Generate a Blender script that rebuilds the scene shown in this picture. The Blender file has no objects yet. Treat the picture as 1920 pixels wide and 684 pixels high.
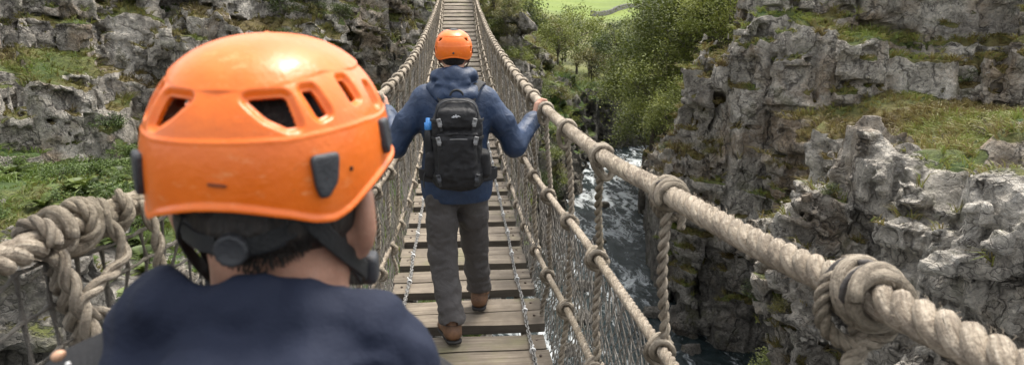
import bpy, math, random
import numpy as np
from mathutils import Vector, Matrix, Euler
from mathutils.geometry import delaunay_2d_cdt

RNG = np.random.default_rng(7)
random.seed(7)
SC = bpy.context.scene
COL = SC.collection

# ------------------------------------------------------------------ noise
def _hash(ix, iy, iz, seed):
    h = (ix.astype(np.int64) * 374761393 + iy.astype(np.int64) * 668265263 + iz.astype(np.int64) * 2147483647 + seed * 1274126177) & 0xFFFFFFFF
    h = ((h ^ (h >> 13)) * 1274126177) & 0xFFFFFFFF
    h = ((h ^ (h >> 16)) * 2246822519) & 0xFFFFFFFF
    return ((h ^ (h >> 15)) & 0xFFFFFF).astype(np.float32) / np.float32(0xFFFFFF)

def vnoise(p, seed=0):
    """value noise in [-1,1], p (...,3)"""
    p = np.asarray(p, np.float32)
    i = np.floor(p).astype(np.int64)
    f = (p - i).astype(np.float32)
    f = f * f * (3 - 2 * f)
    out = 0
    for dx in (0, 1):
        wx = f[..., 0] if dx else 1 - f[..., 0]
        for dy in (0, 1):
            wy = f[..., 1] if dy else 1 - f[..., 1]
            for dz in (0, 1):
                wz = f[..., 2] if dz else 1 - f[..., 2]
                out = out + wx * wy * wz * _hash(i[..., 0] + dx, i[..., 1] + dy, i[..., 2] + dz, seed)
    return out * 2 - 1

def fbm(p, octaves=4, seed=0, gain=.5):
    a, s, t = 1.0, 0, 0
    p = np.asarray(p, np.float32)
    for k in range(octaves):
        s = s + a * vnoise(p, seed + k)
        t += a
        a *= gain
        p = p * 2.03 + 11.3
    return s / t

def smooth(a, b, x):
    t = np.clip((x - a) / (b - a), 0, 1)
    return t * t * (3 - 2 * t)

# ------------------------------------------------------------------ surface nets
def surface_nets(F, lo, h):
    lo = np.asarray(lo, np.float64)
    nx, ny, nz = F.shape
    s = F < 0
    cnt = np.zeros((nx - 1, ny - 1, nz - 1), np.uint8)
    for a in (0, 1):
        for b in (0, 1):
            for c in (0, 1):
                cnt += s[a:nx - 1 + a, b:ny - 1 + b, c:nz - 1 + c]
    act = np.argwhere((cnt > 0) & (cnt < 8))
    I, J, K = act.T
    vid = -np.ones((nx - 1, ny - 1, nz - 1), np.int32)
    vid[I, J, K] = np.arange(len(act))
    pos = np.zeros((len(act), 3)); n = np.zeros(len(act))
    corners = [(0,0,0),(1,0,0),(0,1,0),(1,1,0),(0,0,1),(1,0,1),(0,1,1),(1,1,1)]
    val = [F[I + a, J + b, K + c].astype(np.float64) for a, b, c in corners]
    for e0, e1 in ((0,1),(2,3),(4,5),(6,7),(0,2),(1,3),(4,6),(5,7),(0,4),(1,5),(2,6),(3,7)):
        v0, v1 = val[e0], val[e1]
        m = (v0 < 0) != (v1 < 0)
        t = np.where(m, v0 / np.where(m, v0 - v1, 1), 0)
        c0, c1 = np.array(corners[e0], float), np.array(corners[e1], float)
        pos += np.where(m[:, None], c0 + t[:, None] * (c1 - c0), 0)
        n += m
    V = lo + (act + pos / n[:, None]) * h
    Q = []
    for ax in range(3):
        sl0 = [slice(None)] * 3; sl1 = [slice(None)] * 3
        sl0[ax] = slice(0, -1); sl1[ax] = slice(1, None)
        d = s[tuple(sl0)] != s[tuple(sl1)]
        e = np.argwhere(d)
        u, w = [(1, 2), (2, 0), (0, 1)][ax]
        ok = (e[:, u] > 0) & (e[:, w] > 0) & (e[:, u] < F.shape[u] - 1) & (e[:, w] < F.shape[w] - 1)
        e = e[ok]
        def cell(du, dw):
            q = e.copy(); q[:, u] += du; q[:, w] += dw
            return vid[q[:, 0], q[:, 1], q[:, 2]]
        q = np.stack([cell(-1, -1), cell(0, -1), cell(0, 0), cell(-1, 0)], 1)
        flip = ~s[e[:, 0], e[:, 1], e[:, 2]]
        q[flip] = q[flip][:, ::-1]
        Q.append(q)
    Q = np.concatenate(Q)
    Q = Q[(Q >= 0).all(1)]
    return V, Q

class Field:
    """a signed field in which smooth unions of rounded shapes are collected"""
    def __init__(s, lo, hi, h):
        s.lo = np.array(lo, float); s.h = h
        s.n = np.ceil((np.array(hi, float) - s.lo) / h).astype(int) + 1
        s.F = np.full(s.n, 9.0, np.float32)
    def _blk(s, lo, hi, m):
        a = np.maximum(np.floor((np.array(lo) - m - s.lo) / s.h).astype(int), 0)
        b = np.minimum(np.ceil((np.array(hi) + m - s.lo) / s.h).astype(int) + 1, s.n)
        if (b <= a).any(): return None, None
        sl = tuple(slice(i, j) for i, j in zip(a, b))
        g = np.stack(np.meshgrid(*[s.lo[k] + np.arange(a[k], b[k]) * s.h for k in range(3)], indexing='ij'), -1)
        return sl, g
    def _put(s, sl, d, k, cut):
        F = s.F[sl]; d = d.astype(np.float32)
        if cut:
            d = -d
            hh = np.maximum(k - np.abs(F - d), 0) / max(k, 1e-6)
            s.F[sl] = np.maximum(F, d) + hh * hh * k * .25
        else:
            hh = np.maximum(k - np.abs(F - d), 0) / max(k, 1e-6)
            s.F[sl] = np.minimum(F, d) - hh * hh * k * .25
    def cap(s, a, b, ra, rb=None, k=.02, cut=False):
        rb = ra if rb is None else rb
        a = np.array(a, float); b = np.array(b, float); R = max(ra, rb)
        sl, g = s._blk(np.minimum(a, b) - R, np.maximum(a, b) + R, k + 4 * s.h)
        if sl is None: return s
        ab = b - a; t = np.clip(((g - a) @ ab) / max(ab @ ab, 1e-9), 0, 1)
        d = np.linalg.norm(g - a - t[..., None] * ab, axis=-1) - (ra + (rb - ra) * t)
        s._put(sl, d, k, cut); return s
    def chain(s, pts, rs, k=.02, cut=False):
        if np.isscalar(rs): rs = [rs] * len(pts)
        for i in range(len(pts) - 1): s.cap(pts[i], pts[i + 1], rs[i], rs[i + 1], k, cut)
        return s
    def ell(s, c, r, k=.02, R=None, cut=False):
        c = np.array(c, float); r = np.array(r, float); m = r.max() if R is not None else r
        sl, g = s._blk(c - m, c + m, k + 4 * s.h)
        if sl is None: return s
        q = g - c
        if R is not None: q = q @ np.array(R)
        k0 = np.linalg.norm(q / r, axis=-1); k1 = np.linalg.norm(q / r**2, axis=-1)
        s._put(sl, k0 * (k0 - 1) / np.maximum(k1, 1e-6), k, cut); return s
    def box(s, c, hs, rd=.01, k=.01, R=None, cut=False):
        c = np.array(c, float); hs = np.array(hs, float)
        m = np.linalg.norm(hs) if R is not None else hs
        sl, g = s._blk(c - m, c + m, k + 4 * s.h)
        if sl is None: return s
        q = g - c
        if R is not None: q = q @ np.array(R)
        q = np.abs(q) - (hs - rd)
        d = np.linalg.norm(np.maximum(q, 0), axis=-1) + np.minimum(q.max(-1), 0) - rd
        s._put(sl, d, k, cut); return s
    def wrinkle(s, amp, scale, seed=0, octaves=2, stretch=(1, 1, 1)):
        m = np.abs(s.F) < 4 * amp + 4 * s.h
        idx = np.argwhere(m)
        p = (s.lo + idx * s.h) * scale * np.array(stretch)
        w = fbm(p + .35 * scale / scale * vnoise(p * .6, seed + 50)[..., None], octaves, seed)
        s.F[m] += (amp * (np.abs(w) * 2.2 - .5)).astype(np.float32)
        return s
    def mesh(s): return surface_nets(s.F, s.lo, s.h)

def rotm(rx=0, ry=0, rz=0):
    return np.array(Euler((math.radians(rx), math.radians(ry), math.radians(rz))).to_matrix())

# ------------------------------------------------------------------ objects
def wloc(o):
    p = Vector((0, 0, 0))
    while o is not None:
        p += o.location; o = o.parent
    return np.array(p)

def mk(name, V, F, mat=None, parent=None, smooth_=True, attrs=None, local=False, loc=None):
    """one mesh object. V in world metres (re-based on the parent) unless local"""
    V = np.asarray(V, np.float64)
    if parent is not None and not local: V = V - wloc(parent)
    if loc is not None and not local: V = V - np.array(loc)
    me = bpy.data.meshes.new(name)
    arrs = [np.asarray(a, np.int32) for a in (F if isinstance(F, (list, tuple)) else [F]) if len(a)]
    me.vertices.add(len(V)); me.vertices.foreach_set('co', V.astype(np.float32).ravel())
    nl = sum(a.size for a in arrs); nf = sum(len(a) for a in arrs)
    me.loops.add(nl); me.polygons.add(nf)
    me.loops.foreach_set('vertex_index', np.concatenate([a.ravel() for a in arrs]))
    tot = np.concatenate([np.full(len(a), a.shape[1], np.int32) for a in arrs])
    me.polygons.foreach_set('loop_start', np.concatenate([[0], np.cumsum(tot)[:-1]]).astype(np.int32))
    me.polygons.foreach_set('loop_total', tot)
    me.polygons.foreach_set('use_smooth', np.full(nf, bool(smooth_)))
    for k, a in (attrs or {}).items():
        a = np.asarray(a, np.float32)
        at = me.attributes.new(k, 'FLOAT_VECTOR' if a.ndim == 2 else 'FLOAT', 'POINT')
        at.data.foreach_set('vector' if a.ndim == 2 else 'value', a.ravel())
    me.update(calc_edges=True); me.validate()
    if mat is not None: me.materials.append(mat)
    o = bpy.data.objects.new(name, me); COL.objects.link(o)
    if parent is not None: o.parent = parent
    if loc is not None: o.location = loc
    return o

def tag(o, label=None, cat=None, group=None, kind=None):
    if label: o['label'] = label
    if cat: o['category'] = cat
    if group: o['group'] = group
    if kind: o['kind'] = kind
    return o

def empty(name, loc=(0, 0, 0), rz=0):
    o = bpy.data.objects.new(name, None); COL.objects.link(o)
    o.location = loc; o.rotation_euler = (0, 0, rz); o.empty_display_size = .2
    return o

def copy_tree(o, parent=None):
    c = o.copy(); COL.objects.link(c)
    if parent is not None: c.parent = parent
    for ch in list(o.children): copy_tree(ch, c)
    return c

def join(parts):
    """[(V, [faces...], attrs)] -> one"""
    Vs, Fs, At, off = [], {}, {}, 0
    for V, F, A in parts:
        Vs.append(V)
        for a in (F if isinstance(F, (list, tuple)) else [F]):
            a = np.asarray(a)
            if len(a): Fs.setdefault(a.shape[1], []).append(a + off)
        for k, a in (A or {}).items(): At.setdefault(k, []).append(a)
        off += len(V)
    return np.concatenate(Vs), [np.concatenate(v) for v in Fs.values()], {k: np.concatenate(v) for k, v in At.items()}

def frames(P, closed=False):
    P = np.asarray(P, float)
    if closed: T = np.roll(P, -1, 0) - np.roll(P, 1, 0)
    else: T = np.gradient(P, axis=0)
    T /= np.maximum(np.linalg.norm(T, axis=1, keepdims=True), 1e-12)
    N = np.zeros_like(P)
    ref = np.array([1., 0, 0]) if abs(T[0, 0]) < .8 else np.array([0, 0, 1.])
    n = np.cross(T[0], ref); n /= np.linalg.norm(n); N[0] = n
    for i in range(1, len(P)):
        n = n - T[i] * (n @ T[i]); n /= max(np.linalg.norm(n), 1e-9); N[i] = n
    return T, N, np.cross(T, N)

def tube(P, r, sides=6, closed=False, caps=True, seed=0.):
    P = np.asarray(P, float); n = len(P); r = np.broadcast_to(np.asarray(r, float), (n,))
    T, N, B = frames(P, closed)
    a = np.arange(sides) / sides * 2 * np.pi
    V = P[:, None] + r[:, None, None] * (np.cos(a)[None, :, None] * N[:, None] + np.sin(a)[None, :, None] * B[:, None])
    s = np.concatenate([[0], np.cumsum(np.linalg.norm(np.diff(P, axis=0), axis=1))])
    rc = np.stack([np.broadcast_to((s + seed)[:, None], (n, sides)), np.broadcast_to(np.cos(a) * r.mean(), (n, sides)), np.broadcast_to(np.sin(a) * r.mean(), (n, sides))], -1)
    i = np.arange(n if closed else n - 1)[:, None]; j = np.arange(sides)[None]
    i2 = (i + 1) % n; j2 = (j + 1) % sides
    Q = np.stack([i * sides + j, i * sides + j2, i2 * sides + j2, i2 * sides + j], -1).reshape(-1, 4)
    F = [Q]
    if caps and not closed:
        F += [np.arange(sides)[None, ::-1], ((n - 1) * sides + np.arange(sides))[None]]
    return V.reshape(-1, 3), F, {'rc': rc.reshape(-1, 3)}

def resample(P, step):
    P = np.asarray(P, float)
    s = np.concatenate([[0], np.cumsum(np.linalg.norm(np.diff(P, axis=0), axis=1))])
    n = max(int(s[-1] / step), 2); t = np.linspace(0, s[-1], n + 1)
    return np.stack([np.interp(t, s, P[:, k]) for k in range(3)], 1)

def spline(P, m=8):
    """Catmull-Rom through the points"""
    P = np.asarray(P, float); Q = np.vstack([2 * P[0] - P[1], P, 2 * P[-1] - P[-2]]); out = []
    for i in range(1, len(Q) - 2):
        t = np.linspace(0, 1, m, endpoint=False)[:, None]
        a, b, c, d = Q[i - 1], Q[i], Q[i + 1], Q[i + 2]
        out.append(.5 * (2 * b + (c - a) * t + (2 * a - 5 * b + 4 * c - d) * t**2 + (3 * b - a - 3 * c + d) * t**3))
    return np.vstack(out + [P[-1:]])

def rope(P, R, strands=3, pitch=.16, sides=7, step=None, seed=0.):
    """laid rope: strands winding round the path"""
    P = resample(P, step or pitch / 10)
    T, N, B = frames(P)
    s = np.concatenate([[0], np.cumsum(np.linalg.norm(np.diff(P, axis=0), axis=1))])
    rs = R * (.55 if strands == 3 else .56); rc_ = R - rs * .86
    parts = []
    for q in range(strands):
        a = 2 * np.pi * (s / pitch + q / strands) + seed
        C = P + rc_ * (np.cos(a)[:, None] * N + np.sin(a)[:, None] * B)
        parts.append(tube(C, rs, sides, seed=seed * 3.1 + q * 7.7))
    return join(parts)

# ------------------------------------------------------------------ materials
class M:
    def __init__(s, name, rough=.6, **kw):
        s.m = bpy.data.materials.new(name); s.m.use_nodes = True
        s.t = s.m.node_tree; s.b = s.t.nodes['Principled BSDF']
        s.b.inputs['Roughness'].default_value = rough
        for k, v in kw.items(): s.b.inputs[k.replace('_', ' ')].default_value = v
        s.co = None
    def n(s, typ, **kw):
        nd = s.t.nodes.new(typ)
        for k, v in kw.items():
            if hasattr(nd, k): setattr(nd, k, v)
        return nd
    def l(s, a, b): s.t.links.new(a, b)
    def put(s, inp, v):
        if isinstance(v, bpy.types.NodeSocket): s.l(v, inp)
        else: inp.default_value = v if not isinstance(v, tuple) or len(v) == 4 or inp.type == 'VECTOR' else (*v, 1)
    def obj(s):
        if s.co is None: s.co = s.n('ShaderNodeTexCoord').outputs['Object']
        return s.co
    def pos(s): return s.n('ShaderNodeNewGeometry').outputs['Position']
    def map(s, vec, scale=(1, 1, 1), rot=(0, 0, 0)):
        nd = s.n('ShaderNodeMapping'); s.l(vec, nd.inputs[0])
        nd.inputs['Scale'].default_value = scale; nd.inputs['Rotation'].default_value = rot
        return nd.outputs[0]
    def attr(s, name, out='Fac'): return s.n('ShaderNodeAttribute', attribute_name=name).outputs[out]
    def noise(s, vec, scale, detail=4, rough=.55, dist=0, out='Fac'):
        nd = s.n('ShaderNodeTexNoise'); s.l(vec, nd.inputs['Vector'])
        nd.inputs['Scale'].default_value = scale; nd.inputs['Detail'].default_value = detail
        nd.inputs['Roughness'].default_value = rough; nd.inputs['Distortion'].default_value = dist
        return nd.outputs[out]
    def voro(s, vec, scale, feature='F1', out='Distance', rnd=1):
        nd = s.n('ShaderNodeTexVoronoi', feature=feature); s.l(vec, nd.inputs['Vector'])
        nd.inputs['Scale'].default_value = scale; nd.inputs['Randomness'].default_value = rnd
        return nd.outputs[out]
    def ramp(s, f, stops, interp='LINEAR'):
        nd = s.n('ShaderNodeValToRGB'); s.put(nd.inputs[0], f); cr = nd.color_ramp; cr.interpolation = interp
        while len(cr.elements) < len(stops): cr.elements.new(.5)
        for e, (p, c) in zip(cr.elements, stops):
            e.position = p; e.color = (c, c, c, 1) if not isinstance(c, tuple) else (*c, 1)
        return nd.outputs[0]
    def mix(s, f, a, b, blend='MIX'):
        nd = s.n('ShaderNodeMix', data_type='RGBA', blend_type=blend)
        s.put(nd.inputs[0], f); s.put(nd.inputs[6], a); s.put(nd.inputs[7], b)
        return nd.outputs[2]
    def math(s, op, a, b=0., clamp=False):
        nd = s.n('ShaderNodeMath', operation=op, use_clamp=clamp)
        s.put(nd.inputs[0], a); s.put(nd.inputs[1], b); return nd.outputs[0]
    def vadd(s, a, b, k=1.):
        nd = s.n('ShaderNodeVectorMath', operation='MULTIPLY_ADD')
        s.l(b, nd.inputs[0]); nd.inputs[1].default_value = (k, k, k); s.l(a, nd.inputs[2]); return nd.outputs[0]
    def bump(s, h, dist=.01, strength=1.):
        nd = s.n('ShaderNodeBump'); s.l(h, nd.inputs['Height'])
        nd.inputs['Distance'].default_value = dist; nd.inputs['Strength'].default_value = strength
        if s.b.inputs['Normal'].is_linked: s.l(s.b.inputs['Normal'].links[0].from_socket, nd.inputs['Normal'])
        s.l(nd.outputs[0], s.b.inputs['Normal'])
    def color(s, c): s.put(s.b.inputs['Base Color'], c)
    def rough(s, c): s.put(s.b.inputs['Roughness'], c)

def simple(name, col, rough=.6, var=.25, scale=20, bump=0., bscale=60, **kw):
    m = M(name, rough, **kw)
    f = m.noise(m.obj(), scale, 5, .6)
    c0 = tuple(max(x * (1 - var), 0) for x in col); c1 = tuple(min(x * (1 + var), 1) for x in col)
    m.color(m.ramp(f, [(.3, c0), (.7, c1)]))
    if bump: m.bump(m.noise(m.obj(), bscale, 4, .6), bump)
    return m.m
TRES = .12
# ------------------------------------------------------------------ camera, light
EYE = np.array([0, 0, 1.97])
cam = bpy.data.cameras.new('camera'); co = bpy.data.objects.new('camera', cam); COL.objects.link(co)
co.location = EYE; co.rotation_euler = (math.radians(90 - 13.787), 0, math.radians(-4.2724))
cam.sensor_width = 36; cam.lens = 1300 / 1920 * 36; cam.clip_start = .05; cam.clip_end = 2000
cam.dof.use_dof = True; cam.dof.focus_distance = 4.4; cam.dof.aperture_fstop = 7.0
SC.camera = co
SC.cycles.max_bounces = 6; SC.cycles.diffuse_bounces = 3; SC.cycles.glossy_bounces = 2; SC.cycles.transmission_bounces = 3; SC.cycles.transparent_max_bounces = 4
SUN = np.array([.23, .27, .93]); SUN /= np.linalg.norm(SUN)
ld = bpy.data.lights.new('sun', 'SUN'); ld.energy = 1.5; ld.angle = math.radians(14); ld.color = (1, .92, .80)
lo_ = bpy.data.objects.new('sun', ld); COL.objects.link(lo_)
lo_.rotation_euler = Vector(SUN).to_track_quat('Z', 'Y').to_euler(); lo_.location = (5, 8, 30)
w = bpy.data.worlds.new('World'); SC.world = w; w.use_nodes = True
sky = w.node_tree.nodes.new('ShaderNodeTexSky'); sky.sky_type = 'NISHITA'; sky.sun_disc = False
sky.sun_elevation = math.asin(SUN[2]); sky.sun_rotation = math.atan2(SUN[0], SUN[1]); sky.dust_density = 3.0; sky.ozone_density = .6; sky.air_density = 1.0
bg = w.node_tree.nodes['Background']; hs = w.node_tree.nodes.new('ShaderNodeHueSaturation'); hs.inputs['Saturation'].default_value = .15
w.node_tree.links.new(sky.outputs[0], hs.inputs['Color']); w.node_tree.links.new(hs.outputs[0], bg.inputs[0]); bg.inputs[1].default_value = .15
SC.view_settings.view_transform = 'Standard'; SC.view_settings.look = 'None'
SC.view_settings.exposure = 1.38; SC.view_settings.gamma = 1

# ------------------------------------------------------------------ terrain materials
WATER = -9.5
def rock_color(m, P):
    warp = m.noise(P, 1.6, 3, .65, out='Color')
    Pw = m.vadd(P, warp, .8)
    big = m.noise(P, .5, 5, .65)
    c = m.ramp(big, [(.30, (.31, .275, .235)), (.5, (.53, .485, .42)), (.66, (.74, .69, .61))])
    mid = m.noise(Pw, 2.6, 7, .72)
    c = m.mix(.8, c, m.ramp(mid, [(.37, .30), (.47, .85), (.60, 1.32)]), 'MULTIPLY')
    # warm stains and pale lichen
    st = m.noise(P, .38, 4, .65)
    c = m.mix(m.ramp(st, [(.52, 0.), (.64, .62)]), c, (.33, .22, .12))
    c = m.mix(m.ramp(m.noise(Pw, 4.2, 5, .75), [(.58, 0.), (.64, .5)]), c, (.60, .585, .55))
    fc = m.voro(m.map(Pw, (1, 1, .55)), 2.3, 'F1', 'Color'); fd = m.voro(m.map(Pw, (1, 1, 1.7)), 5.2, 'F1', 'Color')
    sx = m.n('ShaderNodeSeparateColor'); m.l(fc, sx.inputs[0]); sy = m.n('ShaderNodeSeparateColor'); m.l(fd, sy.inputs[0])
    c = m.mix(.55, c, m.ramp(m.math('ADD', m.math('MULTIPLY', sx.outputs[0], .6), m.math('MULTIPLY', sy.outputs[0], .4)), [(.1, .62), (.9, 1.25)]), 'MULTIPLY')
    fine = m.noise(Pw, 11, 5, .82)
    c = m.mix(.75, c, m.ramp(fine, [(.37, .50), (.46, 1.12), (.62, 1.5)]), 'MULTIPLY')
    ck3 = m.voro(m.map(Pw, (1, 1, 1.5)), 3.4, 'DISTANCE_TO_EDGE')
    line3 = m.math('MULTIPLY', m.ramp(ck3, [(.0, 1.), (.045, 0.)]), m.ramp(m.noise(P, 1.9, 2, .6), [(.46, 0.), (.54, 1.)]))
    c = m.mix(m.math('MULTIPLY', line3, .7), c, (.055, .05, .043))
    # joint lines with crevice shade put into the colour, broken up so that they do not close into a net
    ck = m.voro(m.map(Pw, (1, 1, .5)), 1.15, 'DISTANCE_TO_EDGE')
    brk = m.ramp(m.noise(P, .9, 3, .6), [(.40, 0.), (.50, 1.)])
    line = m.math('MULTIPLY', m.ramp(ck, [(.0, 1.), (.05, 0.)]), brk)
    c = m.mix(m.math('MULTIPLY', line, .75), c, (.05, .045, .04))
    h = m.math('SUBTRACT', m.math('MULTIPLY', mid, 2.2), m.math('ADD', m.math('MULTIPLY', line, .7), m.math('MULTIPLY', line3, .45)))
    h = m.math('ADD', h, m.math('MULTIPLY', fine, .7))
    h = m.math('ADD', h, m.math('ADD', m.math('MULTIPLY', sx.outputs[1], .8), m.math('MULTIPLY', sy.outputs[1], .45)))
    return c, h

m = M('limestone and turf', .9)
P = m.obj()
rc_, rh_ = rock_color(m, P)
veg = m.attr('veg')
vn = m.noise(P, 2.6, 4, .7)
vf = m.ramp(m.math('ADD', veg, m.math('MULTIPLY', m.math('SUBTRACT', vn, .5), 1.1)), [(.42, 0.), (.56, 1.)])
hue = m.attr('hue')
g1 = m.noise(P, 1.1, 3, .65)
gc = m.ramp(m.math('ADD', m.math('MULTIPLY', hue, .55), m.math('MULTIPLY', g1, .5)), [(.2, (.085, .058, .028)), (.4, (.15, .12, .04)), (.58, (.10, .115, .028)), (.8, (.055, .10, .02))])
gf = m.noise(P, 9, 3, .75)
gc = m.mix(.8, gc, m.ramp(gf, [(.3, .3), (.7, 1.5)]), 'MULTIPLY')
# near-black tone towards the water line and on the dark walls; scattered moss
darken = m.attr('darken')
rc_ = m.mix(m.math('MULTIPLY', darken, m.ramp(m.noise(P, 1.4, 3, .65), [(.3, .55), (.6, 1.)])), rc_, (.028, .028, .022))
moss = m.noise(P, 1.0, 4, .7)
rc_ = m.mix(m.ramp(moss, [(.56, 0.), (.66, .6)]), rc_, (.10, .10, .032))
m.color(m.mix(vf, rc_, gc))
inv = m.math('SUBTRACT', 1., vf)
m.bump(m.math('ADD', m.math('MULTIPLY', rh_, inv), m.math('MULTIPLY', m.noise(P, 9, 5, .75), .6)), .22, 1.)
ROCK = m.m

# ------------------------------------------------------------------ terrain shape
def poly_sd(X, Y, pts):
    """distance to an open polyline, positive on its right hand, with the arc parameter"""
    pts = np.array(pts, float)
    best = np.full(X.shape, 1e9); sg = np.ones(X.shape); par = np.zeros(X.shape); run = 0
    for a, b in zip(pts[:-1], pts[1:]):
        d = b - a; L = np.hypot(*d)
        t = np.clip(((X - a[0]) * d[0] + (Y - a[1]) * d[1]) / L**2, 0, 1)
        dx, dy = X - a[0] - t * d[0], Y - a[1] - t * d[1]
        D = np.hypot(dx, dy); u = D < best - 1e-9
        cr = d[0] * dy - d[1] * dx
        best = np.where(u, D, best); sg = np.where(u, np.where(cr <= 0, 1, -1), sg); par = np.where(u, run + t * L, par)
        run += L
    return best * sg, par

E_PTS = [(60, 56), (28, 54), (17.5, 50), (12.3, 44), (9.6, 37), (8.4, 31), (7.4, 26.5), (6.6, 24.0), (8.5, 21.4), (9.7, 18.4), (8.1, 15.7), (6.3, 13.6), (6.3, 11.8), (6.6, 11), (6.75, 10.2), (7.15, 9.75), (6.7, 9.2), (6.6, 8.6), (8.2, 5), (10, -4)]
F_PTS = [(60, 50), (30, 46), (16, 36), (9.2, 27), (8.0, 24), (8.5, 22.2), (10, 20.9), (13, 20), (16, 18.4), (19, 15.6), (22, 11), (24, 0)]
L_PTS = [(-2, -6), (-1, 8), (0, 14), (1.2, 22), (2.7, 29), (6, 38), (8.3, 45), (9.4, 52), (12, 56.5), (17, 58), (28, 60.5), (60, 66)]
B_PTS = [(-30, 6), (-22, 14), (-17, 20.5), (-13.5, 24.5), (-9.5, 27.6), (-5.5, 30.6), (-1.5, 33.5), (2.0, 35), (4.2, 37.5), (5.6, 42), (7.5, 50), (9, 60), (10, 80)]

def cells2(X, Y, size, seed):
    gx, gy = X / size, Y / size
    ix, iy = np.floor(gx).astype(np.int64), np.floor(gy).astype(np.int64)
    best = np.full(X.shape, 9.); sec = np.full(X.shape, 9.); cid = np.zeros(X.shape, np.int64)
    for a in (-1, 0, 1):
        for b in (-1, 0, 1):
            cx, cy = ix + a, iy + b; z = np.zeros_like(cx)
            d = np.hypot(cx + _hash(cx, cy, z, seed) - gx, cy + _hash(cx, cy, z, seed + 1) - gy)
            u = d < best
            sec = np.where(u, best, np.minimum(sec, d)); best = np.where(u, d, best); cid = np.where(u, cx * 7919 + cy * 104729, cid)
    return cid, (sec - best) * size

def height(X, Y):
    ww = fbm(np.stack([X * .35, Y * .35, 0 * X], -1), 2, 161) * 1.2
    cb, _ = cells2(X + ww, Y - ww, 2.6, 163); cb2, _ = cells2(X - ww, Y + ww, 3.4, 167)
    bt = _hash(cb, cb * 0, cb * 0, 21) - .5; bt2 = _hash(cb2, cb2 * 0, cb2 * 0, 23) - .5; bt3 = _hash(cb, cb * 0, cb * 0, 27) - .5
    nz = lambda s, sd: fbm(np.stack([X * s, Y * s, 0 * X], -1), 3, sd)
    wob = nz(.28, 3) * .9
    bed = WATER - 1.5
    # right bank
    dE, _ = poly_sd(X, Y, E_PTS); dE = -dE + wob * .5 + bt * .8      # inland positive
    top = np.interp(Y, [0, 6, 8.2, 8.8, 9.3, 9.8, 10.3, 11, 11.8, 12.6, 13.2, 13.8, 15.7, 18.2, 20, 21.5, 23.6, 25, 27, 31, 40, 56],
                    [-.4, -.2, -.05, -.3, -.65, -1.5, -.55, -.2, -.3, -1.3, -2.4, -2.5, -2.9, -1.7, -.7, -.35, -2.1, -3.4, -4.6, -5.2, -5.8, -5.0])
    inl = np.interp(Y, [0, 8, 12, 16, 19, 24, 30, 40, 56], [-.5, -.45, -.5, -.6, -.5, -.5, -2.5, -1.5, -.5])
    rise = smooth(-.7, .35, dE); top = top + bt3 * .55
    HR = bed + (top - bed) * rise + np.maximum(inl - top, 0) * smooth(.6, 3.4, dE) + nz(.5, 11) * .35 * smooth(.2, 1.5, dE)
    # the pinnacle crag over the gully and the shelf beside the camera
    for cx, cy, r, hh in ((6.95, 11.7, .7, .35), (7.3, 8.7, .8, .3), (9.2, 10.3, .8, .5), (10.6, 12.0, .6, .4), (9.6, 17.6, .9, .9), (8.2, 16.4, .6, .7), (8.6, 19.6, .7, .6)):
        q = np.hypot(X - cx, Y - cy) / r
        HR = HR + hh * smooth(1.15, .55, q + nz(1.3, 17) * .18)
    dF, _ = poly_sd(X, Y, F_PTS); dF = -dF + nz(.45, 5) * .7 + bt * 1.3
    near = smooth(27, 24.5, Y) + smooth(24, 27, Y) * .25
    s1 = np.interp(X, [7, 9, 11, 14, 17, 24], [1.4, 2.4, 2.0, 1.5, 1.7, 2.2])
    HR = HR + near * (s1 * smooth(-.35, .35, dF) + .35 * smooth(.3, 1.0, dF) + 2.6 * smooth(.8, 1.5, dF) + .5 * np.clip(dF - 2.2, 0, 20) * .6)
    HR = HR + (1 - near) * .33 * np.clip(dF, 0, 60)
    # left bank
    dL, _ = poly_sd(X, Y, L_PTS); dL = -dL + wob * .8
    foot = smooth(-.6, 1.9, dL)
    shelf = np.interp(Y, [0, 10, 22, 28, 32, 40, 56, 70], [-3.6, -4.2, -4.9, -5.6, -6.4, -6.5, -4.0, -3.0])
    HL = bed + (shelf - bed) * foot
    HL = HL + np.interp(dL, [0, 2, 6, 12, 20], [0, .3, 1.5, 2.2, 2.6]) * smooth(34, 26, Y) + nz(.33, 23) * .5 * foot
    HL = HL + smooth(30, 36, Y) * smooth(54, 46, Y) * np.clip(dL - 1, 0, 30) * .75
    dB, sB = poly_sd(X, Y, B_PTS); dB = -dB + nz(.22, 31) * 2.0 + nz(.6, 37) * .6 + bt2 * 2.6 + bt * .8
    t = (3.0 * smooth(-.5, .7, dB) + .5 * smooth(.7, 1.6, dB) + 2.4 * smooth(1.6, 2.5, dB) + .7 * smooth(2.6, 3.6, dB)
         + 3.2 * smooth(3.6, 4.8, dB) + 2 * smooth(5.2, 7.5, dB) + .25 * np.clip(dB - 7, 0, 40))
    t2 = np.clip(dB + .5, 0, 60) * 1.0
    kk = smooth(38, 43, Y)
    HL = HL + t * (1 - kk) * smooth(62, 40, Y) + kk * np.minimum(t2, 5.5 + .12 * np.clip(dB, 0, 60)) * smooth(75, 55, Y)
    # dark boulder wall below the bridge end on the left
    for cx, cy, r, hh in ((-5.9, 9.3, 1.0, 1.5), (-7.6, 11.0, .9, .9), (-5.0, 13.2, .8, .7), (-3.6, 15.2, .9, .6), (-8.2, 15.5, .8, .6), (-1.8, 12.6, .9, .9)):
        q = np.hypot(X - cx, Y - cy) / r
        HL = HL + hh * smooth(1.2, .5, q + nz(1.1, 19) * .2)
    # rock tower beyond the right hand end of the bridge
    for cx, cy, r, hh in ((3.3, 35.2, 1.15, 4.6), (4.4, 36.4, .75, 2.6)):
        q = np.hypot(X - cx, (Y - cy) * .9) / r
        HL = HL + hh * smooth(1.1, .75, q + nz(.9, 41) * .15)
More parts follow.
